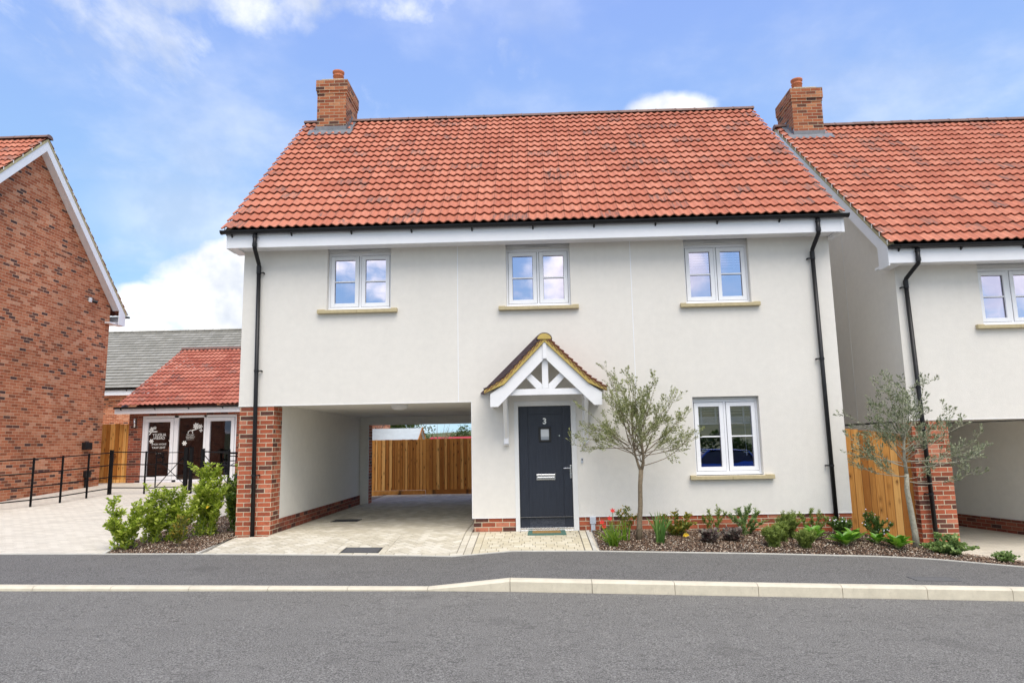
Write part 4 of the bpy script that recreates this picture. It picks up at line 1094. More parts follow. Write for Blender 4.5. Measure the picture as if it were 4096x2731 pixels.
# ================================================================== RIGHT HOUSE
H2 = thing('house', 'cream rendered house at the right edge, right of the golden fence panel', 'house', (11, 4, -.45))
FY = .22; RX = 6.21; SO2 = 4.31; OT = 1.672; EX = 17.0
W5 = (7.60, 8.72, 3.235, 4.31)
mb = MB()
wall_y(mb, FY, RX, EX, OT, SO2, [(W5[0], W5[1], W5[2], SO2)], .1)
wall_y(mb, FY, 10.0, EX, -.6, OT, [], .1)
mb.face([(RX, FY, OT), (RX, FY+.1, OT), (10, FY+.1, OT), (10, FY, OT)])
mb.face([(RX, FY, OT-.03), (RX, FY, SO2), (RX, 8.65, SO2), (RX, 8.65, OT-.03)]); mb.face([(RX, FY, SO2), (RX, FY, 4.66), (RX, 4.43, 8.5), (RX, 8.65, 4.66), (RX, 8.65, SO2)])
mb.face([(RX, .68, -.5), (RX, .68, OT), (RX, 8.65, OT), (RX, 8.65, -.5)])
mb.face([(RX, 8.65, -.5), (RX, 8.65, SO2), (EX, 8.65, SO2), (EX, 8.65, -.5)]); mb.face([(EX, FY, -.6), (EX, 8.65, -.6), (EX, 8.65, SO2), (EX, FY, SO2)])
mb.build('wall', 'cream_render', H2)
mb = MB(); mb.box(6.24, 6.825, FY+.006, .68, -.75, OT-.003); mb.build('brick_pillar', 'red_brick', H2, bevel=.002)
# carport interior: the far right wall seen at a slant
mb = MB(); mb.face([(10.0, FY+.1, -.25), (10.0, FY+.1, OT), (8.2, 7.5, OT), (8.2, 7.5, -.25)]); mb.face([(RX+.2, 7.5, -.5), (8.2, 7.5, -.5), (8.2, 7.5, OT), (RX+.2, 7.5, OT)])
mb.face([(RX+.21, .68, -.3), (RX+.21, 7.5, -.3), (RX+.21, 7.5, OT), (RX+.21, .68, OT)])
mb.build('carport_wall', 'brightened_render', H2)
mb = MB(); mb.box(RX+.002, 9.99, FY+.1, 7.5, OT+.02, OT+.1); mb.build('carport_ceiling', 'cream_render', H2)
mb = MB(); mb.prism([(8.17, 7.5), (9.97, FY+.12), (9.985, FY+.12), (8.19, 7.5)], 'z', -.7, -.25); mb.build('plinth', 'dark_red_brick', H2)
mb = MB(); mb.box(RX-.002, 10.0, FY-.006, FY+.01, OT-.006, OT+.004); mb.build('render_bead', 'white_paint', H2)
mb = MB(); mb.box(RX-.004, RX+.002, 2.05, 2.062, OT, SO2+1.8); mb.build('movement_joint', 'off_white_frame', H2)
E2 = (FY-.43, 4.575); R2 = (4.43, 8.80)
roof2 = tile_roof('roof', 'red_tile', H2, 5.94, EX+.2, E2, R2, 20, xoff=.11)
tile_roof('back_slope', 'red_tile', roof2, 5.94, EX+.2, (9.07, 4.575), R2, 20, samples=3)
ridge_tiles(roof2, 5.92, EX+.2, 4.43, 8.80, r=.125, gap=(6.18, 6.92))
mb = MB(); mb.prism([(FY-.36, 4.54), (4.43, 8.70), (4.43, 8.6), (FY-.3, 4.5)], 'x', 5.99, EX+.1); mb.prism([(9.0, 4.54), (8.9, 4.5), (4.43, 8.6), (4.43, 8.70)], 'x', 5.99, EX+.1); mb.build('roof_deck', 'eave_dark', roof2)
bargeboards(H2, 5.955, -1, FY-.40, 4.58, 4.43, 8.80, FY-.34, 4.23, RX, clips=20)
mb = MB(); mb.box(5.957, EX, FY-.345, FY-.32, 4.265, 4.51); fa = mb.build('fascia', 'white_upvc', H2, bevel=.003)
mb = MB(); mb.box(5.96, EX, FY-.32, FY, 4.30, 4.315); mb.box(5.958, RX, FY-.32, FY+.15, 4.26, 4.30); mb.build('soffit', 'white_upvc', H2)
gutter(H2, 5.97, EX, FY-.405, 4.555, step=1.02)
downpipe(H2, 6.42, (6.35, 6.42), 4.54, SO2, -.46, 0, ybase=FY, side=-1)
ch = chimney(H2, 6.19, 6.88, 3.9, 4.86, 0, 7.7, 9.54)
def rz2(y): return 4.575+(y-E2[0])*(8.80-4.575)/(4.43-E2[0])
mb = MB(); mb.prism([(3.75, rz2(3.75)+.055), (3.92, rz2(3.92)+.06), (3.92, rz2(3.92)+.09), (3.75, rz2(3.75)+.072)], 'x', 6.05, 7.05)
for xa, xb in ((6.07, 6.19), (6.88, 7.0)): mb.prism([(3.77, rz2(3.77)+.05), (4.45, 8.88), (4.45, 8.9), (3.77, rz2(3.77)+.075)], 'x', xa, xb)
mb.box(6.175, 6.895, 3.886, 3.905, 8.1, rz2(3.9)+.17)
for k in range(4): y0 = 3.9+k*.14; mb.box(6.175, 6.19, y0, y0+.15, rz2(y0), rz2(y0)+.22)
mb.build('lead_flashing', 'lead', ch)
window(H2, W5[0], W5[1], W5[2]+.03, W5[3]-.075, FY+.10, (7.46, 8.86, W5[2]-.002, .075, .058), label='upstairs window at the edge of the photo')
mb = MB(); mb.box(W5[0], W5[1], FY+.085, FY+.17, W5[3]-.074, W5[3]-.03); mb.box(W5[0]+.002, W5[1]-.002, FY+.07, FY+.12, W5[3]-.029, W5[3]+.01); mb.build('head_vent', 'off_white_frame', H2)

# ================================================================== LEFT BRICK HOUSE
H3 = thing('house', 'tall red brick house with white bargeboards on its gable at the left edge', 'house', (-16, 5.5, .2))
LX = -13.0
mb = MB(); mb.prism([(2.0, -.2), (9.0, -.2), (9.0, 5.86), (5.5, 9.37), (2.0, 5.86)], 'x', LX, -22); mb.build('wall', 'orange_brick', H3)
E3 = (1.45, 5.62); R3 = (5.5, 9.66)
rf = tile_roof('roof', 'red_tile', H3, -22.2, -12.78, E3, R3, 19, samples=6, xoff=.05)
tile_roof('back_slope', 'red_tile', rf, -22.2, -12.78, (9.55, 5.62), R3, 19, samples=3)
ridge_tiles(rf, -22.2, -12.74, 5.5, 9.67, r=.125)
bargeboards(H3, -12.79, 1, 1.48, 5.63, 5.5, 9.66, 1.54, 5.27, LX, clips=14)
mb = MB(); mb.box(-22, -12.80, 9.43, 9.455, 5.30, 5.56); mb.box(-22, -12.80, 9.0, 9.43, 5.31, 5.33); mb.box(-12.99, -12.82, 8.75, 9.43, 5.265, 5.30); mb.box(-22, -12.80, 1.545, 1.57, 5.30, 5.56); mb.box(-22, -12.80, 1.57, 2.0, 5.31, 5.33); mb.build('fascia', 'white_upvc', H3)
gutter(H3, -22, -12.72, 9.52, 5.59, brackets=False); gutter(H3, -22, -12.72, 1.48, 5.59, brackets=False)
mb = MB(); mb.box(-13, -12.86, 8.10, 8.38, 1.47, 1.68); mb.box(-12.865, -12.84, 8.13, 8.35, 1.49, 1.66); mb.build('wall_box', 'black_plastic', H3, bevel=.012)
mb = MB(); mb.box(-13, -12.90, 8.25, 8.47, .68, .87); mb.box(-12.99, -12.93, 8.31, 8.38, .3, .68); mb.build('meter_box', 'black_plastic', H3, bevel=.01)
mb = MB(); mb.box(-13, -12.94, 7.93, 8.02, 5.75, 5.88); l = mb.build('security_light', 'blind_white', H3, bevel=.01)
mb = MB(); mb.tube([(-12.95, 8.06, 5.80), (-12.84, 8.12, 5.77)], .05, 12); mb.build('lamp_head', 'black_plastic', l)

# ================================================================== SHOW-HOME BUNGALOW
H4 = thing('bungalow', 'low brick building with red tiled roof and tall white glazed doors behind black railings', 'house', (-9, 12, .45))
BY = 9.6
mb = MB(); wall_y(mb, BY, -12.54, -5.5, -.1, 2.62, [(-12.12, -9.17, .45, 2.47)], .1)
mb.face([(-12.54, BY, -.1), (-12.54, BY, 2.62), (-12.54, 16.4, 2.62), (-12.54, 16.4, -.1)]); mb.face([(-12.54, BY, 2.6), (-12.54, 13, 4.7), (-12.54, 16.4, 2.6)])
mb.build('wall', 'dark_red_brick', H4)
rf = tile_roof('roof', 'deep_red_tile', H4, -12.72, -5.3, (9.22, 2.76), (13.0, 5.0), 16, samples=6)
tile_roof('back_slope', 'deep_red_tile', rf, -12.72, -5.3, (16.78, 2.76), (13.0, 5.0), 16, samples=3)
ridge_tiles(rf, -12.74, -5.3, 13.0, 5.0, r=.12)
mb = MB(); mb.box(-12.82, -5.4, 9.27, 9.295, 2.53, 2.72); mb.box(-12.82, -5.4, 9.295, 9.6, 2.56, 2.575); mb.build('fascia', 'white_upvc', H4)
mb = MB(); mb.prism([(9.3, 2.70), (13, 4.9), (13, 4.7), (9.34, 2.55)], 'x', -12.71, -12.69); mb.build('bargeboard', 'white_upvc', H4)
gutter(H4, -12.78, -5.4, 9.21, 2.735, step=1.05)
zf0, zt0 = .45, 2.47
mb = MB(); y = BY+.02
for a, b in ((-12.12, -12.06), (-11.13, -11.00), (-10.20, -10.12), (-9.23, -9.17)): mb.box(a, b, y, y+.09, zf0, zt0)
mb.box(-12.06, -9.23, y, y+.09, 2.40, zt0); mb.box(-12.06, -9.23, y, y+.09, zf0, .52); mb.box(-12.25, -9.17, BY-.08, BY+.02, .43, .449)
gd = mb.build('glazed_doors', 'white_upvc', H4, bevel=.004)
panes = []
for a, b, lf in ((-12.06, -11.13, 1), (-10.12, -9.23, 1)):
    mb = MB(); s_ = .115
    mb.box(a+.01, a+s_, y-.015, y+.06, .53, 2.39); mb.box(b-s_, b-.01, y-.015, y+.06, .53, 2.39); mb.box(a+s_, b-s_, y-.015, y+.06, 2.28, 2.39); mb.box(a+s_, b-s_, y-.015, y+.06, .53, .64)
    mb.build('door_leaf', 'white_upvc', gd, bevel=.004); panes.append((a+s_, b-s_, .64, 2.28))
panes.insert(1, (-11.00, -10.20, .52, 2.40))
for a, b, c, d in panes:
    mb = MB(); mb.face([(a, y+.045, c), (b, y+.045, c), (b, y+.045, d), (a, y+.045, d)]); mb.build('glass', 'door_glass', gd)
mb = MB(); mb.box(-12.3, -9.1, BY+.13, BY+3.5, .40, .42); mb.box(-12.3, -9.1, BY+3.5, BY+3.52, .4, 2.6); mb.box(-12.32, -12.3, BY+.13, BY+3.5, .4, 2.6); mb.box(-9.1, -9.08, BY+.13, BY+3.5, .4, 2.6); mb.box(-12.3, -9.1, BY+.13, BY+3.5, 2.6, 2.62)
mb.build('room', 'dark_room', gd)
mb = MB(); mb.box(-11.26, -11.235, y-.07, y-.055, 1.40, 1.42); mb.box(-11.40, -11.225, y-.07, y-.055, 1.405, 1.425); mb.box(-11.245, -11.215, y-.06, y-.014, 1.30, 1.52); mb.build('door_handle', 'chrome', gd)
tp = -11.60; ty = y+.035
text_mesh('AUDLEY', .115, 'sticker_white', gd, 'lettering', (tp, ty, 1.885), mirror=True, ext=.001)
text_mesh('GREEN', .115, 'sticker_white', gd, 'lettering', (tp, ty, 1.785), mirror=True, ext=.001)
text_mesh('SHOW HOME', .075, 'sticker_white', gd, 'lettering', (tp, ty, 1.60), mirror=True, ext=.001)
text_mesh('THIS WAY', .092, 'sticker_white', gd, 'lettering', (tp, ty, 1.495), mirror=True, ext=.001)
text_mesh('>>>', .09, 'sticker_white', gd, 'lettering', (tp+.0, ty, 1.32), mirror=False, ext=.001, bold=.002)
def sprig(cx, cz, r, n=5, a0=0.0):
    mb = MB(); c = Vector((cx, ty, cz)); fan = []
    for k in range(n):
        a = a0+2*math.pi*k/n; d = Vector((math.cos(a), 0, math.sin(a))); s = Vector((-d.z, 0, d.x))
        fan += [c+d*r*.22-s*r*.10, c+d*r*.62-s*r*.27, c+d*r, c+d*r*.62+s*r*.27, c+d*r*.22+s*r*.10]
    mb.face(fan); mb.build('leaf_decal', 'sticker_white', gd)
sprig(-11.84, 2.06, .085, 6); sprig(-11.75, 2.10, .06, 5, .4); sprig(-11.90, 2.0, .05, 5, .2)
mb = MB(); mb.prism([(-11.93, 1.90), (-11.90, 1.89), (-11.84, 1.975), (-11.68, 1.975), (-11.66, 2.0), (-11.72, 2.01), (-11.86, 1.995)], 'y', ty, ty+.001); mb.build('leaf_decal', 'sticker_white', gd)
sprig(-11.84, 1.70, .08, 6); sprig(-11.24, 2.03, .055, 3, .5); sprig(-11.26, 1.69, .055, 3, .5)
sprig(-10.46, 2.14, .11, 7); sprig(-10.33, 2.12, .085, 6); sprig(-10.30, 2.0, .06, 4)
mb = MB(); mb.prism([(-10.62, 2.0), (-10.60, 1.985), (-10.50, 2.01), (-10.38, 2.05), (-10.46, 2.055), (-10.56, 2.03)], 'y', ty, ty+.001); mb.build('leaf_decal', 'sticker_white', gd)
sprig(-10.80, 1.62, .085, 6)
hx, hz_ = -10.63, 1.90
mb = MB(); o_ = [(-.10, 0), (-.075, .02), (-.08, .07), (0, .125), (.08, .07), (.075, .02), (.10, 0)]; i_ = [(.06, .012), (.062, .06), (0, .10), (-.062, .06), (-.06, .012)]
mb.prism([(hx+p[0], hz_+p[1]) for p in o_+i_], 'y', ty, ty+.001); mb.build('house_emblem', 'sticker_white', gd)
for dz_ in (-.012, -.175):
    mb = MB(); mb.box(hx-.125, hx+.125, ty, ty+.001, hz_+dz_-.002, hz_+dz_+.002); mb.build('emblem_line', 'sticker_white', gd)
for i, tx in enumerate(('THREE TIMES', 'HOUSEBUILDER', 'OF THE YEAR')): text_mesh(tx, .040, 'sticker_white', gd, 'lettering', (hx, ty, hz_-.045-i*.045), mirror=True, ext=.0005)
mb = MB(); mb.box(-12.36, -12.30, BY-.03, BY, 2.10, 2.42); l = mb.build('wall_lamp', 'brown_lamp', H4)
mb = MB(); mb.tube([(-12.33, BY-.07, 2.13), (-12.33, BY-.07, 2.40)], .032, 12); mb.build('lamp_tube', 'chrome', l, smooth=True)
# side gate
t = thing('side_gate', 'tall closeboard wooden gate between the brick house and the low building', 'gate', (-13, 9.7, .45))
def boards(x0, x1, y, zb0, zt_fn, w_=.105, tilt=0.0, seed=0, jz=.006, uoff=0, gap=.0):
    mb = MB(); n = max(1, round((x1-x0)/w_)); l = (x1-x0)/n; rnd = random.Random(seed)
    ws = [rnd.uniform(.7, 1.3) for _ in range(n)]; tot = sum(ws); cum = [0]
    for q in ws: cum.append(cum[-1]+q/tot*(x1-x0))
    for i in range(n):
        a, b = x0+cum[i], x0+cum[i+1]+.012; zt = zt_fn((a+b)/2)+rnd.uniform(-jz, jz); z0 = zb0((a+b)/2) if callable(zb0) else zb0
        j = rnd.uniform(-.004, .004); ya, yb2 = y-.002+j, y-.034+j; u0 = i+uoff+.02; u1 = i+uoff+.98
        P = [(a, ya, z0), (b, yb2, z0), (b, yb2, zt), (a, ya, zt)]
        mb.face(P, [(u0, z0), (u1, z0), (u1, zt), (u0, zt)])
        mb.face([(b, yb2, z0), (b, y+.012, z0), (b, y+.012, zt), (b, yb2, zt)], [(u1-.1, z0), (u1, z0), (u1, zt), (u1-.1, zt)])
        mb.face([(a, ya, zt), (b, yb2, zt), (b, y+.012, zt), (a, y+.012, zt)], [(u0, zt), (u1, zt), (u1, zt+.02), (u0, zt+.02)])
        mb.face([(b, y+.012, z0), (a, y+.012, z0), (a, y+.012, zt), (b, y+.012, zt)], [(u0, z0), (u1, z0), (u1, zt), (u0, zt)])
    return mb
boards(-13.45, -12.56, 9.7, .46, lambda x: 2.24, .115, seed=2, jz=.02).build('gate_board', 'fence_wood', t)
mb = MB(); mb.box(-13.45, -12.56, 9.67, 9.71, .455, .56); mb.build('gate_rail', 'fence_wood', t)
mb = MB(); mb.box(-12.98, -12.94, 9.64, 9.68, 1.30, 1.34); mb.box(-12.99, -12.90, 9.64, 9.66, 1.24, 1.26); mb.box(-12.99, -12.97, 9.64, 9.66, 1.10, 1.26); mb.build('gate_latch', 'chrome', t)

# ================================================================== GREY-ROOFED HOUSE
H5 = thing('house', 'brick house with a long grey roof rising behind the low red-roofed building', 'house', (-18, 25, .5))
mb = MB(); mb.prism([(20.8, -.2), (30, -.2), (30, 4.3), (25.4, 7.6), (20.8, 4.3)], 'x', -34, -10.5); mb.build('wall', 'orange_brick', H5)
rf = tile_roof('roof', 'slate_tile', H5, -34.2, -10.3, (20.3, 4.35), (25.4, 7.86), 21, wave=.33, amp=0.0, samples=1, tilew=.33, lift=.045, thick=.02)
tile_roof('back_slope', 'slate_tile', rf, -34.2, -10.3, (30.5, 4.35), (25.4, 7.86), 21, wave=.33, amp=0.0, samples=1, tilew=.33)
ridge_tiles(rf, -34.2, -10.3, 25.4, 7.86, mat='slate_tile', r=.12)
mb = MB(); mb.box(-34, -10.4, 20.36, 20.385, 4.02, 4.28); mb.box(-34, -10.4, 20.385, 20.8, 4.05, 4.07); mb.build('fascia', 'white_upvc', H5)
gutter(H5, -34, -10.4, 20.30, 4.30, step=1.05)
H6 = thing('outbuilding', 'corner of a brick building glimpsed above the fence at the left of the carport view', 'building', (-7.5, 15, 0))
mb = MB(); mb.box(-9.0, -6.38, 14.6, 19.0, -.1, 2.9); mb.build('wall', 'orange_brick', H6)
mb = MB(); mb.prism([(14.4, 2.9), (16.8, 4.2), (19.2, 2.9)], 'x', -9.2, -6.2); mb.build('roof', 'slate_tile', H6)

# ================================================================== FENCES, SHED, RAILINGS
t = thing('garden_fence', 'brown closeboard fence standing across the yard beyond the carport', 'fence', (-3.3, 9.3, 0))
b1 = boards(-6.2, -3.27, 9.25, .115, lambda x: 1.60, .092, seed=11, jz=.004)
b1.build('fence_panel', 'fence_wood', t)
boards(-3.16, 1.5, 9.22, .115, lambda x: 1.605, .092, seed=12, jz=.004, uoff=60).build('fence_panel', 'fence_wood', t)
mb = MB(); mb.box(-3.27, -3.16, 9.23, 9.33, -.1, 1.62); mb.build('fence_post', 'fence_wood', t)
mb = MB(); mb.box(-6.2, -3.275, 9.20, 9.235, -.03, .112); mb.build('gravel_board', 'fence_wood_light', t)
mb = MB(); mb.box(-3.235, 1.5, 9.175, 9.205, -.03, .125); mb.build('gravel_board', 'fence_wood_light', t)
t = thing('fence_panel', 'golden closeboard fence filling the gap between the two rendered houses', 'fence', (5.65, .36, -.2))
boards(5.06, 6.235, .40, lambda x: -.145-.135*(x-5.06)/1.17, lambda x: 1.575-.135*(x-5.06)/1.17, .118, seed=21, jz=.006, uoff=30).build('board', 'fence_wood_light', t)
mb = MB(); mb.prism([(5.06, -.25), (6.235, -.42), (6.235, -.285), (5.06, -.15)], 'y', .33, .365); mb.build('gravel_board', 'fence_wood_light', t)
mb = MB(); mb.box(5.06, 5.10, .41, .5, -.3, 1.5); mb.box(6.16, 6.205, .41, .5, -.4, 1.38); mb.build('fence_post', 'fence_wood', t)
t = thing('garden_shed', 'timber shed with pale felt roof showing over the carport fence', 'shed', (-5.2, 12.5, 0))
mb = MB(); mb.prism([(11.75, 1.60), (12.6, 2.02), (13.45, 1.60), (13.45, 1.57), (12.6, 1.985), (11.75, 1.57)], 'x', -6.6, -3.93); mb.build('roof', 'felt_roof', t)
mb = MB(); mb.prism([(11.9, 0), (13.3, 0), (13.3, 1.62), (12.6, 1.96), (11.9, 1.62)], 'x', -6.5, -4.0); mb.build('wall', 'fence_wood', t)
mb = MB(); mb.prism([(11.74, 1.56), (11.74, 1.62), (12.6, 2.05), (13.46, 1.62), (13.46, 1.56), (12.6, 1.99)], 'x', -3.928, -3.90); mb.build('bargeboard', 'fence_wood_light', t)
H7 = thing('barn', 'low distant building with a bright red roof just above the carport fence', 'building', (-4, 34, 0))
mb = MB(); mb.box(-6.6, 1.5, 31, 37, -.9, 1.55); mb.build('wall', 'orange_brick', H7)
plain('red_sheet', (.42, .02, .02), .7, .1)
mb = MB(); mb.prism([(30.7, 1.60), (34, 1.97), (37.3, 1.60), (37.3, 1.52), (30.7, 1.52)], 'x', -6.8, 1.7); mb.build('roof', 'red_sheet', H7)

# estate railing (front drive, left)
t = thing('estate_fence', 'black metal estate railing with four rails in front of the left brick house', 'railing', (-11.3, 5, .25))
def pst(mb, x, y, w_, h, zb0=None):
    z = gz(x, y)-.03; mb.box(x-w_/2, x+w_/2, y-w_/2, y+w_/2, z, z+h+.03)
P5 = [(-13.0, 1.75), (-12.0, 3.25), (-11.46, 4.13), (-11.25, 4.81), (-11.18, 5.67), (-11.09, 6.456)]
HR = (1.055, .735, .43, .14)
for i, (x, y) in enumerate(P5[:-1]):
    mb = MB(); z = gz(x, y); mb.box(x-.022, x+.022, y-.010, y+.010, z-.05, z+1.085); mb.build('post', 'black_iron', t)
for h in HR:
    mb = MB(); mb.tube([(x, y-.016, gz(x, y)+h) for x, y in P5], .015, 6, False); mb.build('rail', 'black_iron', t)
for x, y, hh, rr in ((-11.09, 6.456, 1.13, .045), (-9.07, 6.40, 1.17, .055), (-8.94, 6.40, 1.17, .045), (-8.64, 6.40, 1.13, .045), (-7.95, 6.40, 1.12, .025)):
    mb = MB(); z = gz(x, y); mb.box(x-rr*.8, x+rr*.8, y-rr*.8, y+rr*.8, z-.05, z+hh-.012); mb.box(x-rr*.9, x+rr*.9, y-rr*.9, y+rr*.9, z+hh-.011, z+hh); mb.build('post', 'black_iron', t)
x5, y5 = -10.19, 6.49
mb = MB(); z = gz(x5, y5); mb.box(x5-.02, x5+.02, y5-.01, y5+.01, z-.05, z+1.08); mb.build('post', 'black_iron', t)
for h in HR:
    mb = MB(); mb.tube([(-11.09, 6.45, gz(-11.09, 6.45)+h+.02), (x5, y5, gz(x5, y5)+h), (-9.88, 6.43, gz(-9.88, 6.43)+h)], .015, 6, False); mb.build('rail', 'black_iron', t)
mb = MB()
for h in HR[:1]+(.74,): mb.tube([(-8.64, 6.40, gz(-8.6, 6.4)+h), (-6.5, 6.40, gz(-6.5, 6.4)+h)], .018, 6, False)
mb.build('rail', 'black_iron', t)
def gate(t, x0, x1, y):
    zb_ = gz((x0+x1)/2, y)+.16; zt = zb_+.90
    mb = MB(); r = .012
    mb.box(x0-.014, x0+.014, y-.008, y+.008, zb_-.02, zt+.02); mb.box(x1-.014, x1+.014, y-.008, y+.008, zb_-.02, zt)
    for z in (zb_, zb_+.29, zb_+.60, zt-.02): mb.tube([(x0, y, z), (x1, y, z)], r, 6)
    mb.build('gate_frame', 'black_iron', t)
    mb = MB(); mb.tube([(x0+.02, y+.012, zb_), (x1, y+.012, zt-.10)], .011, 6); mb.build('brace', 'black_iron', t)
    mb = MB(); mb.tube([(x0+.16, y-.012, zt-.30), (x1, y-.012, zb_+.10)], .009, 6); mb.build('brace', 'black_iron', t)
    mb = MB()
    for q in ((x0, x0+.19, zt-.06, zt-.035), (x0, x0+.19, zt-.15, zt-.125), (x0, x0+.19, zt-.27, zt-.245), (x0+.165, x0+.19, zt-.27, zt-.035), (x0+.14, x0+.24, zt-.155, zt-.13)): mb.box(q[0], q[1], y-.02, y-.005, q[2], q[3])
    mb.build('latch', 'black_iron', t)
t = thing('estate_gate', 'small black metal gate with crossed braces in front of the lettered glass doors', 'gate', (-9.5, 6.4, .3)); gate(t, -9.86, -9.12, 6.4)
t = thing('estate_gate', 'black metal gate half hidden by the tallest shrub and brick pillar', 'gate', (-8.2, 6.4, .3)); gate(t, -7.93, -8.60, 6.4)
# bollard light
bx, by = -5.90, 2.3; bz = gz(bx, by)
t = thing('bollard_light', 'black domed bollard light peeping out between the shrubs and the brick pillar', 'bollard light', (bx, by, bz))
mb = MB(); mb.lathe([(.085, -.02), (.085, .60), (.10, .61), (.10, .66), (.04, .68)], (bx, by, bz), 28); mb.build('bollard_post', 'black_plastic', t, smooth=False)
mb = MB(); mb.lathe([(.088, .662), (.088, .80), (.0, .80)], (bx, by, bz), 28); mb.build('lens', 'clear_plastic', t, smooth=False)
mb = MB(); mb.lathe([(.075, .66), (.03, .78), (.0, .79)], (bx, by, bz), 28); mb.build('reflector', 'chrome', t, smooth=True)
mb = MB(); mb.lathe([(.105, .80), (.105, .83), (.098, .87), (.075, .91), (.04, .935), (.0, .94)], (bx, by, bz), 28); mb.build('bollard_cap', 'black_plastic', t, smooth=True)

# ================================================================== PLANTS
def rot_dir(d, ang, rnd):
    d = Vector(d).normalized(); ax = d.cross(Vector((rnd.gauss(0, 1), rnd.gauss(0, 1), rnd.gauss(0, 1)))).normalized()
    return (Matrix.Rotation(ang, 3, ax) @ d).normalized()
def leafy_path(lm, pts, rnd, sp, L, W, ang=.7, start=.1, n_per=2):
    pts = [Vector(p) for p in pts]; acc = 0; tot = sum((b-a).length for a, b in zip(pts, pts[1:])); k = 0
    for a, b in zip(pts, pts[1:]):
        seg = b-a; l = seg.length; d = seg.normalized(); s = sp-(acc % sp)
        while s < l:
            if (acc+s) > start*tot:
                p = a+d*s; k += 1; base = rnd.uniform(0, 6.28)
                for j in range(n_per):
                    sd = d.cross(Vector((0, 0, 1))); sd = sd.normalized() if sd.length > .01 else Vector((1, 0, 0)); up = sd.cross(d)
                    a_ = base+j*2*math.pi/n_per; r = sd*math.cos(a_)+up*math.sin(a_)
                    dd = (d*math.cos(ang)+r*math.sin(ang)+Vector((0, 0, .15))).normalized()
                    lm.leaf(p, dd, L*rnd.uniform(.7, 1.2), W*rnd.uniform(.8, 1.2), rnd.random(), n=(r+Vector((rnd.gauss(0, .5), rnd.gauss(0, .5), rnd.gauss(0, .5)))))
            s += sp
        acc += l
    for j in range(3): lm.leaf(pts[-1], rot_dir(pts[-1]-pts[-2], rnd.uniform(.1, .5), rnd), L, W, rnd.random())
def curve(p, d, L, up, rnd, n=6, wob=.12):
    p = Vector(p); d = Vector(d).normalized(); out = [p.copy()]
    for i in range(n):
        d = (d+Vector((rnd.gauss(0, wob), rnd.gauss(0, wob), rnd.gauss(0, wob)))*.5+Vector((0, 0, up/n))).normalized()
        p = p+d*L/n; out.append(p.copy())
    return out
def olive(name, label, base, trunk_pts, forks, limbs, leaf_mat, bark, seed, leafL=.036, leafW=.0095, sub=7, dens=.020):
    """limbs: list of (start index into forks, azimuth deg, elevation deg, length, upward bend)"""
    rnd = random.Random(seed); t = thing(name, label, 'tree', base)
    tm = MB(); 
    for pts, rads in trunk_pts: tm.tube(pts, rads, 10)
    lm = MB(); bm_ = MB()
    for fi, az, el, L, up in limbs:
        a, e = R(az), R(el); d = Vector((math.cos(a)*math.cos(e), math.sin(a)*math.cos(e), math.sin(e)))
        p0 = Vector(forks[fi])+Vector((rnd.gauss(0, .02), rnd.gauss(0, .02), rnd.gauss(0, .05)))
        c = curve(p0, d, L, up, rnd, 8)
        r0 = .0035+.0042*L; bm_.tube(c, [r0*(1-k/9.5) for k in range(9)], 5, False)
        leafy_path(lm, c, rnd, dens*1.3, leafL, leafW, start=.45)
        for k in range(sub):
            f = rnd.uniform(.22, .95); i = min(7, int(f*8)); q = c[i].lerp(c[i+1], f*8-i); dd = rot_dir(c[i+1]-c[i], rnd.uniform(.4, .95), rnd)
            l2 = L*rnd.uniform(.16, .42)*(1.15-f*.6); c2 = curve(q, dd, l2, up*.8, rnd, 5, .16)
            bm_.tube(c2, [.0020*(1-k2/6.5) for k2 in range(6)], 4, False)
            leafy_path(lm, c2, rnd, dens, leafL, leafW, start=.12)
            for _ in range(3):
                f2 = rnd.uniform(.2, .9); j = min(4, int(f2*5)); q2 = c2[j].lerp(c2[j+1], f2*5-j)
                c3 = curve(q2, rot_dir(c2[j+1]-c2[j], rnd.uniform(.4, .9), rnd), l2*rnd.uniform(.25, .5), up, rnd, 3, .16)
                leafy_path(lm, c3, rnd, dens, leafL*.95, leafW, start=.1)
    tr = tm.build('trunk', bark, t, smooth=True); bm_.build('branch', bark, tr, smooth=True); cr = lm.build('crown', leaf_mat, t)
    return t
rnd = random.Random(42)
bz = gz(1.525, -.77)
T1 = [([(1.525, -.77, bz-.03), (1.535, -.77, .15), (1.565, -.775, .45), (1.575, -.77, .75), (1.60, -.77, .98)], [.052, .041, .036, .034, .036]),
      ([(1.595, -.77, .96), (1.56, -.765, 1.06), (1.53, -.75, 1.18), (1.50, -.74, 1.34)], [.026, .02, .016, .012]),
      ([(1.60, -.77, .96), (1.635, -.78, 1.08), (1.64, -.78, 1.22), (1.62, -.79, 1.5)], [.028, .024, .018, .012])]
F1 = [(1.50, -.74, 1.30), (1.64, -.78, 1.25), (1.60, -.77, 1.12), (1.62, -.79, 1.48)]
limbs = []
for k in range(24):
    az = k*137.5+rnd.uniform(-15, 15); el = rnd.uniform(30, 80); L = .55+.75*(el/90)**.8*rnd.uniform(.75, 1.05)
    if abs(math.cos(R(az))) < .5: L *= .8
    L *= rnd.choice([.62, .8, .9, 1.0])
    limbs.append((rnd.choice([0, 1, 3]), az, el, L, rnd.uniform(.1, .6)))
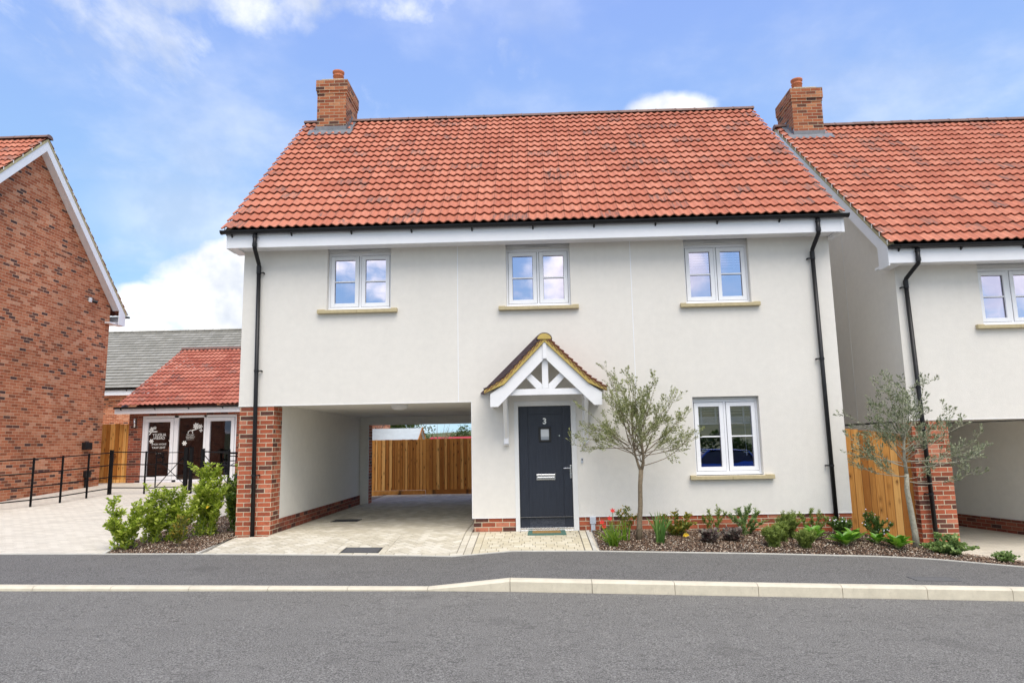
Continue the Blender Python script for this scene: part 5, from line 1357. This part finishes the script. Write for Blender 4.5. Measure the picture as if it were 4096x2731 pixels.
for az, el, L, up in ((180, 18, 1.0, .1), (175, 8, .92, .35), (190, 30, .95, .5), (160, 45, .95, .3), (185, 52, 1.0, .3), (170, 68, 1.25, .2), (188, 62, 1.15, .3), (150, 25, .8, .3),
                      (0, 20, .98, .6), (4, 6, .92, .15), (-8, 2, .95, .3), (12, 36, 1.1, .7), (-5, 48, 1.15, .5), (0, 62, 1.1, .3), (20, 28, .85, .4), (-20, 12, .9, .6), (200, 5, .8, .2), (95, 80, 1.3, .1), (260, 78, 1.25, .1), (240, 60, .85, .3), (300, 55, .85, .3)):
    limbs.append((rnd.choice([0, 1, 2]), az, el, L, up))
olive('olive_tree', 'slender young olive tree with an airy rounded crown in front of the house wall', (1.525, -.77, bz), T1, F1, limbs, 'olive_leaf', 'bark', 11, sub=6, leafL=.046, leafW=.0125, dens=.0300)
bz = gz(5.6, -.77)
T2 = [([(5.606, -.77, bz-.03), (5.60, -.77, 0.0), (5.575, -.77, .30), (5.545, -.775, .62), (5.56, -.78, .85)], [.050, .043, .040, .036, .030]),
      ([(5.56, -.78, .84), (5.55, -.78, 1.1), (5.57, -.78, 1.4), (5.56, -.77, 1.7)], [.028, .022, .015, .008])]
F2 = [(5.56, -.78, .80), (5.55, -.78, 1.0), (5.56, -.78, 1.2), (5.57, -.78, 1.4)]
limbs = []
rnd = random.Random(9)
for k in range(20):
    az = k*137.5+rnd.uniform(-15, 15); limbs.append((rnd.choice([1, 2, 3]), az, rnd.uniform(15, 60), rnd.uniform(.5, .85), rnd.uniform(.2, .8)))
for fi, az, el, L, up in ((1, 180, 22, 1.0, .5), (1, 176, 5, .95, .5), (0, 184, -8, .9, .8), (2, 170, 40, 1.0, .3), (3, 186, 60, .95, .3), (1, 192, 14, .85, .5), (2, 0, 12, 1.15, .5), (1, 5, -5, 1.15, .6), (0, -6, -18, 1.0, .9), (2, 8, 28, 1.15, .5),
                      (1, -15, 5, 1.1, .3), (3, 0, 50, .95, .4), (3, 110, 80, .9, .1), (3, 250, 75, .95, .1), (3, 40, 66, .85, .1), (0, 30, -12, .8, .8), (0, 200, -10, .7, 1.0), (1, -30, -3, 1.0, .4), (3, 165, 78, .95, .1), (3, 15, 72, .9, .1)):
    limbs.append((fi, az, el, L, up))
olive('olive_tree', 'grey leaved olive tree with wide drooping branches by the right brick pillar', (5.606, -.77, bz), T2, F2, limbs, 'olive_leaf_grey', 'pale_bark', 8, sub=5, leafL=.054, leafW=.0150, dens=.036)

def leafy_shrub(name, label, cat, x, y, stems, leaf_mat, L, W, sp, seed, sc_=1.0, stem='green_stem', group=None, broad=True, base_r=.04, fill=.2, twig=3, z0=None, flowers=None):
    """stems: list of (dx, dy, height)"""
    rnd = random.Random(seed); z = gz(x, y)+.01; t = thing(name, label, cat, (x, y, z), group); sm = MB(); lm = MB(); tips = []
    stems = [(a*sc_, b*sc_, h*sc_) for a, b, h in stems]
    def put(pts, s0=.12):
        tot = sum((b-a).length for a, b in zip(pts, pts[1:])); n = max(3, int(tot/sp)); 
        for k in range(n):
            f = s0+(1-s0)*(k+rnd.random()*.6)/n; i = min(len(pts)-2, int(f*(len(pts)-1))); p = pts[i].lerp(pts[i+1], f*(len(pts)-1)-i); d = (pts[i+1]-pts[i]).normalized()
            for j in range(2):
                az = rnd.uniform(0, 6.28); o = Vector((math.cos(az), math.sin(az), rnd.uniform(-.1, .7))).normalized()
                lm.leaf(p+o*rnd.uniform(0, .045 if broad else .006), (o+d*.5).normalized(), L*rnd.uniform(.55, 1.15), W*rnd.uniform(.7, 1.15), min(1, max(0, rnd.gauss(.5, .27)+.12*f)), n=Vector((rnd.gauss(0, .5), rnd.gauss(0, .5)-.3, 1)), fold=rnd.uniform(0, .3), broad=broad)
    for dx, dy, h in stems:
        b = Vector((x+rnd.uniform(-base_r, base_r), y+rnd.uniform(-base_r, base_r), z-.02)); e = Vector((x+dx, y+dy, z+h)); m_ = b.lerp(e, .5)+Vector((dx*-.15, dy*-.15, h*.05))
        pts = []
        for k in range(7):
            f = k/6; pts.append(b*(1-f)**2+m_*2*f*(1-f)+e*f*f+Vector((rnd.gauss(0, .008), rnd.gauss(0, .008), 0)))
        sm.tube(pts, [.0065*(1-k/8)*(.6+h) for k in range(7)], 5, False); put(pts, fill); tips.append(pts[-1])
        for _ in range(twig):
            i = rnd.randint(2, 5); d = rot_dir(pts[i+1]-pts[i], rnd.uniform(.4, .9), rnd); c = curve(pts[i], d, h*rnd.uniform(.15, .35), .6, rnd, 3); sm.tube(c, .0022, 4, False); put(c, .1); tips.append(c[-1])
    sm.build('stem', stem, t, smooth=True); fo = lm.build('foliage', leaf_mat, t)
    if flowers:
        mat, n, r, pet = flowers; fm = MB()
        for k in range(n):
            p = rnd.choice(tips)+Vector((rnd.gauss(0, .03), rnd.gauss(0, .03), rnd.uniform(0, .05)))
            up = Vector((rnd.gauss(0, .4), rnd.gauss(0, .4)-.5, 1)).normalized(); a = up.cross(Vector((1, 0, .1))).normalized(); b_ = up.cross(a)
            for q in range(pet):
                an = 6.283*q/pet; d = a*math.cos(an)+b_*math.sin(an); fm.leaf(p, d+up*.3, r, r*.55, .5, n=up, fold=.05)
        fm.build('flower', mat, t)
    return t
def ring(n, r, h, rnd, hj=.15):
    return [(math.cos(k*2.4)*r*math.sqrt((k+.5)/n)*rnd.uniform(.8, 1.1), math.sin(k*2.4)*r*math.sqrt((k+.5)/n)*rnd.uniform(.8, 1.1), h*rnd.uniform(1-hj*1.6, 1)*(1.03-.35*(k/n))) for k in range(n)]
rnd = random.Random(3)
G1 = 'bright green shrubs in the wedge bed'
leafy_shrub('leafy_shrub', 'bright green shrub nearest the pavement tip of the wedge bed', 'shrub', -6.10, -1.12, [(-.27, 0, .70), (-.24, .05, .52), (.06, .0, .66), (.2, .1, .60), (0, -.1, .35), (-.14, -.08, .4), (.14, -.12, .34), (-.3, -.05, .36), (.22, -.05, .42), (.02, -.16, .25)], 'laurel_leaf', .060, .038, .0165, 31, group=G1, twig=10, base_r=.14, fill=.02)
leafy_shrub('leafy_shrub', 'upright bright green shrub second from the left in the wedge bed', 'shrub', -5.98, -.62, [(.0, 0, .80), (-.14, .05, .62), (.12, .0, .74), (.2, .1, .5), (.0, -.1, .42), (.18, -.1, .48), (-.2, -.08, .38), (.26, .0, .3)], 'laurel_leaf', .060, .038, .0165, 32, group=G1, twig=10, base_r=.14, fill=.02)
leafy_shrub('leafy_shrub', 'bright green shrub in the middle of the wedge bed with a thin peaked top', 'shrub', -5.72, -.42, [(-.18, 0, .78), (-.04, .05, .68), (.13, .0, .76), (.24, .1, .66), (.0, -.1, .48), (-.28, .1, .48), (.2, -.1, .4), (-.14, -.14, .34), (.3, 0, .5)], 'laurel_leaf', .060, .038, .0165, 33, group=G1, twig=10, base_r=.14, fill=.02)
leafy_shrub('leafy_shrub', 'tallest dense bright green shrub beside the carport brick pillar', 'shrub', -5.47, .10, [(-.16, 0, 1.08), (-.02, .05, 1.0), (.10, .0, 1.04), (.2, .1, .95), (.0, -.15, .8), (-.26, .05, .8), (.14, -.12, .75), (-.12, -.14, .7), (.27, .02, .8), (.0, -.2, .5), (.22, -.14, .5)], 'laurel_leaf', .062, .038, .0150, 34, group=G1, twig=9, fill=.02, base_r=.20)
leafy_shrub('leafy_shrub', 'darker green shrub tight against the brick pillar behind the tallest shrub', 'shrub', -5.22, .55, [(-.1, 0, .9), (.06, .05, .92), (.1, .0, .8), (.0, -.15, .65), (-.18, .05, .7), (.1, -.12, .5)], 'dark_shrub_leaf', .055, .036, .014, 35, twig=8, fill=.03, base_r=.16)
leafy_shrub('leafy_shrub', 'shrub at the back of the wedge bed near the bollard light', 'shrub', -5.62, 1.35, [(-.1, 0, .7), (.16, .05, .95), (.1, .0, .8), (.0, -.15, .65), (.2, .05, .7)], 'laurel_leaf', .06, .04, .018, 36, twig=6)
leafy_shrub('yellowing_shrub', 'small yellow-green sapling low in front of the wedge bed shrubs', 'shrub', -5.40, -.95, [(0, 0, .42), (-.08, .02, .34), (.08, 0, .36), (.0, -.06, .22), (-.1, -.04, .2)], 'autumn_leaf', .042, .028, .014, 37, twig=6, stem='bark')
t = thing('fallen_leaf', 'single bright yellow leaf caught in the tallest shrub', 'leaf', (-5.33, -.20, .45)); mb = MB(); mb.leaf((-5.36, -.22, .47), (.8, -.3, .3), .075, .05, .5, n=(0, -1, .5), broad=True); mb.build('leaf_blade', 'yellow_leaf', t)

def strap_plant(name, label, cat, x, y, n, h, wd, mat, seed, spread=.5, flowers=0):
    rnd = random.Random(seed); z = gz(x, y); t = thing(name, label, cat, (x, y, z)); lm = MB()
    for k in range(n):
        az = rnd.uniform(0, 6.28); tilt = abs(rnd.gauss(0, spread)); d = Vector((math.cos(az)*tilt, math.sin(az)*tilt, 1)).normalized(); p = Vector((x+rnd.uniform(-.06, .06), y+rnd.uniform(-.05, .05), z)); L = h*rnd.uniform(.6, 1.05); droop = rnd.uniform(.1, .8)*spread*2.0
        sd = d.cross(Vector((rnd.gauss(0, 1), rnd.gauss(0, 1), 0))).normalized(); r = rnd.random(); m = 6; prev = None; dd = d.copy()
        for i in range(m+1):
            f = i/m; w_ = wd*(1-f**2.2)*.5+.0004; a, b = p-sd*w_, p+sd*w_
            if prev: lm.face([prev[0], prev[1], b, a], [(min(1, max(0, r*.7+.3*f)), .5)]*4)
            prev = (a, b); dd = (dd+Vector((math.cos(az)*droop*.22, math.sin(az)*droop*.22, -droop*.30*f))).normalized(); p = p+dd*L/m
    lm.build('foliage', mat, t)
    if flowers:
        sm = MB(); fm = MB()
        for k in range(flowers):
            az = rnd.uniform(2.2, 4.0); hh = h*1.2; e = Vector((x-.02-.05*k+rnd.uniform(-.02, .02), y-.03, z+hh-(.11*k if k < 3 else .16)))
            sm.tube([(x, y, z), (x-.02*k, y, z+hh*.5), tuple(e)], .004, 5, False); up = Vector((rnd.gauss(0, .3), -.7, .5)).normalized(); a = up.cross(Vector((1, 0, .1))).normalized(); b_ = up.cross(a)
            for q in range(6):
                an = 6.283*q/6; d = a*math.cos(an)+b_*math.sin(an); fm.leaf(e, d+up*.5, .050, .022, .5, n=up, fold=.1)
            fm.leaf(e, up, .05, .012, .5)
        sm.build('flower_stem', 'green_stem', t); fm.build('flower', 'red_petal', t)
    return t
strap_plant('daylily', 'daylily clump with arching grassy leaves and dark red flowers, left of the olive trunk', 'flower plant', 1.10, -1.18, 85, .42, .019, 'strap_leaf', 51, .38, flowers=4)
strap_plant('iris', 'clump of upright sword leaves just right of the olive trunk', 'flower plant', 1.80, -.98, 38, .50, .032, 'iris_leaf', 52, .20)
strap_plant('iris', 'short upright sword leaves close behind the red daylily', 'flower plant', 1.30, -.85, 16, .36, .026, 'strap_leaf', 53, .12)
leafy_shrub('young_shrub', 'thin green and orange leaved shrub between the sword leaves and the window', 'shrub', 2.14, -.42, [(-.16, 0, .22), (0, 0, .27), (.16, 0, .22), (.24, -.05, .14), (-.24, -.1, .12), (.05, -.14, .10), (-.1, -.12, .15), (.14, -.12, .14)], 'autumn_leaf', .055, .042, .022, 41, sc_=1.3, fill=.04, base_r=.07, twig=7)
leafy_shrub('young_shrub', 'sparse low shrub right behind the olive trunk base', 'shrub', 1.42, -.22, [(-.12, 0, .26), (.02, 0, .3), (.15, 0, .22)], 'autumn_leaf', .045, .032, .022, 42, sc_=1.25, fill=.04, base_r=.07, twig=7)
t = thing('fallen_leaf', 'large orange leaf lying on the mulch near the sword leaves', 'leaf', (2.28, -.55, -.05)); mb = MB(); z = gz(2.28, -.55); mb.leaf((2.22, -.55, z+.03), (1, 0, .15), .10, .07, .5, n=(0, -1, .6), broad=True); mb.build('leaf_blade', 'yellow_leaf', t)
leafy_shrub('young_shrub', 'small twiggy shrub below the left half of the ground floor window', 'shrub', 2.78, -.22, [(-.12, 0, .20), (-.04, 0, .26), (.08, 0, .28), (.16, 0, .22)], 'rosemary_leaf', .036, .016, .009, 43, sc_=1.35, fill=.04, base_r=.07, twig=9, broad=False)
leafy_shrub('sage_shrub', 'bushy pale green shrub against the plinth below the middle of the window', 'shrub', 3.24, -.35, [(-.2, 0, .24), (-.08, 0, .33), (.06, 0, .36), (.18, 0, .28), (.28, -.02, .18), (-.1, -.12, .18), (.1, -.12, .18)], 'sage_leaf', .042, .016, .007, 44, sc_=1.22, fill=.04, base_r=.07, twig=12, broad=False)
for i, (x, y, s_, lb, m) in enumerate(((2.54, -.92, .15, 'low purple-leaved plant, the first of the two dark ones from the left', 'heuchera_leaf'), (2.90, -.82, .17, 'low purple-leaved plant directly in front of the bushy pale green shrub', 'heuchera_leaf'))):
    leafy_shrub('heuchera', lb, 'plant', x, y, [(math.cos(k*2.4)*s_*1.0*(.3+.7*k/20), math.sin(k*2.4)*s_*.8*(.3+.7*k/20), rnd.uniform(.06, .19)) for k in range(20)], m, .055, .055, .028, 60+i, stem='bark', twig=2, fill=.25)
for i, (x, y, w_, h, lb) in enumerate(((3.40, -1.10, .15, .24, 'feathery green shrub clump at the front edge below the window'), (3.84, -.55, .17, .33, 'tallest feathery green shrub clump behind the two front ones'), (3.86, -1.14, .14, .22, 'round feathery green clump at the front edge left of the broad leaved plants'),
                                     (3.62, -.80, .12, .24, 'feathery green clump squeezed between its three neighbours'))):
    leafy_shrub('feathery_shrub', lb, 'shrub', x, y, ring(21, w_*1.25, h*1.22, rnd), 'rosemary_leaf', .042, .0075, .0048, 70+i, twig=8, broad=False, fill=.02, base_r=.07, group='feathery green shrubs in the front bed')
leafy_shrub('young_shrub', 'loose yellowish shrub by the plinth left of the right downpipe', 'shrub', 4.28, -.25, [(-.14, 0, .26), (0, 0, .28), (.14, 0, .26), (.22, 0, .2)], 'rosemary_leaf', .040, .018, .009, 45, sc_=1.25, fill=.04, base_r=.07, twig=9, broad=False)
def rosette(name, label, x, y, n, L, W, h, seed, group):
    rnd = random.Random(seed); z = gz(x, y)+.01; t = thing(name, label, 'plant', (x, y, z), group); lm = MB(); sm = MB()
    for k in range(n):
        az = k*2.4+rnd.uniform(-.3, .3); f = k/n; el = R(78-50*f); d = Vector((math.cos(az)*math.cos(el), math.sin(az)*math.cos(el), math.sin(el))); st = h*rnd.uniform(.35, .6)
        b = Vector((x, y, z)); p = b+d*st*.9; sm.tube([b, p], [.006, .004], 5, False); l = L*rnd.uniform(.8, 1.15); w_ = W*rnd.uniform(.85, 1.1); r = min(1, max(0, rnd.gauss(.5, .25)))
        sd = d.cross(Vector((0, 0, 1))).normalized(); nn = sd.cross(d).normalized(); N = 6; prev = None; q = p.copy(); dd = d.copy()
        for i in range(N+1):
            u = i/N; ww = w_*.5*(max(.02, 4*(u**.85)*(1-u**.85)))**.5+.001; cup = .18*ww
            row = (q-sd*ww+nn*cup*1.6, q-sd*ww*.5, q-nn*cup*.3, q+sd*ww*.5, q+sd*ww+nn*cup*1.6)
            if prev:
                for a_ in range(4): lm.face([prev[a_], prev[a_+1], row[a_+1], row[a_]], [(r if a_ not in (1, 2) or i % 2 else min(1, r+.06), .5)]*4)
            prev = row; dd = (dd+Vector((math.cos(az)*.14, math.sin(az)*.10, -.09*u))).normalized(); q = q+dd*l/N
    sm.build('stem', 'green_stem', t); lm.build('foliage', 'bergenia_leaf', t, smooth=True); return t
G2 = 'broad leaved bergenia plants'
rosette('bergenia', 'broad round-leaved plant standing upright left of the right downpipe', 4.17, -.62, 12, .16, .125, .20, 81, G2)
rosette('bergenia', 'big glossy broad-leaved plant in front of the right downpipe', 4.50, -.95, 18, .19, .13, .17, 82, G2)
rosette('bergenia', 'broad-leaved plant tucked behind and right of the big glossy one', 4.74, -.68, 9, .17, .115, .18, 83, G2)
rosette('bergenia', 'smaller broad-leaved plant in front of the wooden fence panel', 5.02, -.82, 10, .15, .10, .13, 84, G2)
rosette('bergenia', 'wide spreading broad-leaved plant next to the right olive trunk', 5.20, -1.05, 17, .20, .115, .15, 85, G2)
leafy_shrub('aster', 'white flowering bush at the foot of the right downpipe', 'flower plant', 4.72, -.30, ring(11, .20, .26, rnd), 'aster_leaf', .042, .017, .006, 46, sc_=1.12, fill=.04, base_r=.07, twig=11, broad=False, flowers=('white_petal', 34, .0125, 7))
leafy_shrub('aster', 'white flowering bush in front of the wooden fence panel', 'flower plant', 5.24, -.38, [(-.18, 0, .34), (-.1, 0, .36), (0, 0, .30), (.1, 0, .24), (.2, -.02, .2), (-.22, -.05, .2), (.1, -.1, .14)], 'aster_leaf', .042, .017, .0065, 47, sc_=1.15, fill=.04, base_r=.07, twig=10, broad=False, flowers=('white_petal', 34, .0125, 7))
leafy_shrub('geranium', 'low spreading green plant with violet flowers between the olive trunk and the far brick pillar', 'flower plant', 5.88, -1.10, [(math.cos(k*2.4)*.34*math.sqrt((k+1)/16), math.sin(k*2.4)*.26*math.sqrt((k+1)/16), .06+.10*(1-k/16)+(.06 if k < 4 else 0)) for k in range(16)], 'sage_leaf', .048, .040, .011, 48, sc_=1.2, fill=.04, base_r=.07, twig=9, flowers=('violet_petal', 10, .014, 5))
leafy_shrub('geranium', 'small stray green plant on the mulch at the edge of the right hand drive', 'flower plant', 6.38, -1.50, [(math.cos(k*2.4)*.16*math.sqrt((k+1)/9), math.sin(k*2.4)*.12*math.sqrt((k+1)/9), .04+.06*(1-k/9)) for k in range(9)], 'sage_leaf', .042, .034, .012, 49, sc_=1.1, fill=.04, base_r=.07, twig=8)

# background trees behind the garden fence
def far_tree(name, label, x, y, z, rx, h, seed, n=2600, ls=.12, group=None, trunk=.12):
    rnd = random.Random(seed); t = thing(name, label, 'tree', (x, y, z), group); tm = MB(); lm = MB()
    tm.tube([(x, y, z-.3), (x+.05*rx, y, z+h*.35), (x, y, z+h*.6)], [trunk, trunk*.8, trunk*.4], 8)
    cl = []
    for k in range(26):
        a = rnd.uniform(0, 6.28); e = rnd.uniform(-.5, 1.4); rr = rnd.uniform(.55, .95); cl.append((Vector((x+math.cos(a)*math.cos(e)*rx*rr, y+math.sin(a)*math.cos(e)*rx*rr, z+h*.62+math.sin(e)*h*.36*rr)), rx*rnd.uniform(.22, .42)))
        if k < 10: tm.tube([(x, y, z+h*.4), tuple(cl[-1][0])], [trunk*.4, trunk*.1], 5, False)
    for k in range(n):
        c, r = rnd.choice(cl); d = Vector((rnd.gauss(0, 1), rnd.gauss(0, 1), rnd.gauss(0, 1))).normalized()*r*rnd.random()**.4; lm.leaf(c+d, (rnd.gauss(0, 1), rnd.gauss(0, 1), rnd.gauss(0, .6)), ls*rnd.uniform(.6, 1.3), ls*.6, rnd.random())
    tm.build('trunk', 'bark', t); lm.build('crown', 'tree_leaf', t)
    return t
far_tree('broadleaf_tree', 'dark green round tree behind the shed roof in the carport view', -8.2, 30, -.9, 2.0, 4.3, 91, n=4200, ls=.16)
far_tree('broadleaf_tree', 'small distant tree top right of the shed gable above the red roof', -5.4, 31.5+8, -.9, 1.2, 3.7, 92, n=1500, ls=.15)
far_tree('broadleaf_tree', 'low yellowish tree top just right of the shed gable', -6.6, 28.6, -.9, .7, 3.2, 93, n=900, ls=.12)
far_tree('broadleaf_tree', 'tiny tree top at the right end of the carport view', -3.6, 39, -.9, .6, 3.5, 94, n=700, ls=.12)
# bare twigs sticking up
t = thing('twiggy_tree', 'thin-branched treetop against the clouds in the carport view', 'tree', (-5.7, 29, -.9)); mb = MB(); rr = random.Random(6)
mb.tube([(-5.7, 29, -1), (-5.6, 29, 1.2)], [.07, .04], 6)
for k in range(26): c = curve((-5.65, 29, 1.1), (rr.uniform(-.3, 1.1), rr.uniform(-.5, .5), 1), rr.uniform(1.0, 1.75), .1, rr, 4, .1); mb.tube(c, [.016, .013, .011, .009, .006], 4, False)
mb.build('trunk', 'bark', t)

# ================================================================== ACROSS THE STREET (behind the camera, seen only as reflections)
def hedge(name, label, x0, x1, y, z, h, seed, n):
    rnd = random.Random(seed); lm = MB()
    for k in range(n):
        x = rnd.uniform(x0, x1); hh = h*(.8+.2*math.sin(x*.7+seed)+.1*math.sin(x*2.3)); lm.leaf((x, y+rnd.uniform(-.8, .8), z+hh*rnd.random()**.6), (rnd.gauss(0, 1), rnd.gauss(0, 1), rnd.gauss(0, .5)), .6, .45, rnd.random())
    o = lm.build(name, 'tree_leaf'); tag(o, label, 'hedge', kind='stuff'); return o
hedge('hedge', 'dark hedge line on the far side of the field across the street', -40, 60, -75, -1.0, 3.4, 5, 7000)
def car(name, label, x, y, paint, L=4.1, facing=1, group='cars parked across the street'):
    z = itp(x, ZR); t = thing(name, label, 'car', (x, y, z), group)
    def px(u): return x+facing*(u-L/2)
    def sweep(prof, w_, inset, nm, mat, parent, smooth=True):       # side profile with tumblehome
        mb = MB(); n = len(prof); rows = []
        for sy, k in ((-1, .82), (-.93, .97), (-.6, 1.0), (.6, 1.0), (.93, .97), (1, .82)):
            rows.append([(px(u), y+sy*(w_/2-max(0, v-.85)*inset), z+.18+(v-.18)*(k if v > .3 else 1)) for u, v in prof])
        for a, b in zip(rows, rows[1:]):
            for i in range(n): mb.face([a[i], a[(i+1) % n], b[(i+1) % n], b[i]])
        mb.face(rows[0]); mb.face(list(reversed(rows[-1]))); return mb.build(nm, mat, parent)
    body = [(0.05, .30), (.0, .55), (.08, .78), (.95, .90), (1.2, .98), (3.4, 1.02), (L-.12, .95), (L, .70), (L-.03, .30), (3.7, .20), (.5, .20)]
    b = sweep(body, 1.74, .25, 'body', paint, t)
    cab = [(1.05, .98), (1.75, 1.42), (2.2, 1.50), (3.0, 1.50), (3.55, 1.38), (L-.25, 1.0)]
    sweep([(u, v-.03) for u, v in cab], 1.60, .30, 'windows', 'car_glass', t)
    mb = MB(); mb.box(px(1.72), px(3.35), y-.62, y+.62, z+1.47, z+1.50); mb.build('car_roof', paint, t, bevel=.02)
    mb = MB()
    for u in (1.25, 2.45, 3.6):
        for s_ in (-1, 1):
            u2 = {1.25: 1.85, 2.45: 2.45, 3.6: 3.35}[u]; mb = MB(); mb.tube([(px(u), y+s_*.80, z+.98), (px(u2), y+s_*.66, z+1.46)], .03, 6); mb.build('pillar', paint, t)
    for u in (.78, 3.28):
        for s_ in (-1, 1):
            mb = MB(); mb.tube([(px(u), y+s_*.68, z+.31), (px(u), y+s_*.88, z+.31)], .31, 24); wh = mb.build('wheel', 'gasket', t)
            mb = MB(); mb.tube([(px(u), y+s_*.80, z+.31), (px(u), y+s_*.89, z+.31)], .20, 18); mb.build('rim', 'chrome', wh)
    for s_ in (-1, 1):
        mb = MB(); mb.box(px(.0), px(.16), y+s_*.72-.12, y+s_*.72+.12, z+.62, z+.76); mb.build('headlight', 'clear_plastic', t, bevel=.02)
        mb = MB(); mb.box(px(L-.10), px(L+.01), y+s_*.74-.10, y+s_*.74+.10, z+.68, z+.90); mb.build('tail_light', 'red_petal', t, bevel=.02)
    return t
plain('car_glass', (.02, .022, .025), .08, .05); plain('blue_paint', (.02, .10, .42), .25, .05); plain('dark_paint', (.03, .035, .05), .25, .05)
car('parked_car', 'blue hatchback parked across the street, mirrored in the ground floor window', 7.0, -16.6, 'blue_paint')
car('parked_car', 'dark hatchback parked behind the blue one across the street', 11.4, -16.7, 'dark_paint', facing=-1)
# remove materials nobody uses
for m in list(bpy.data.materials):
    if m.users == 0: bpy.data.materials.remove(m)
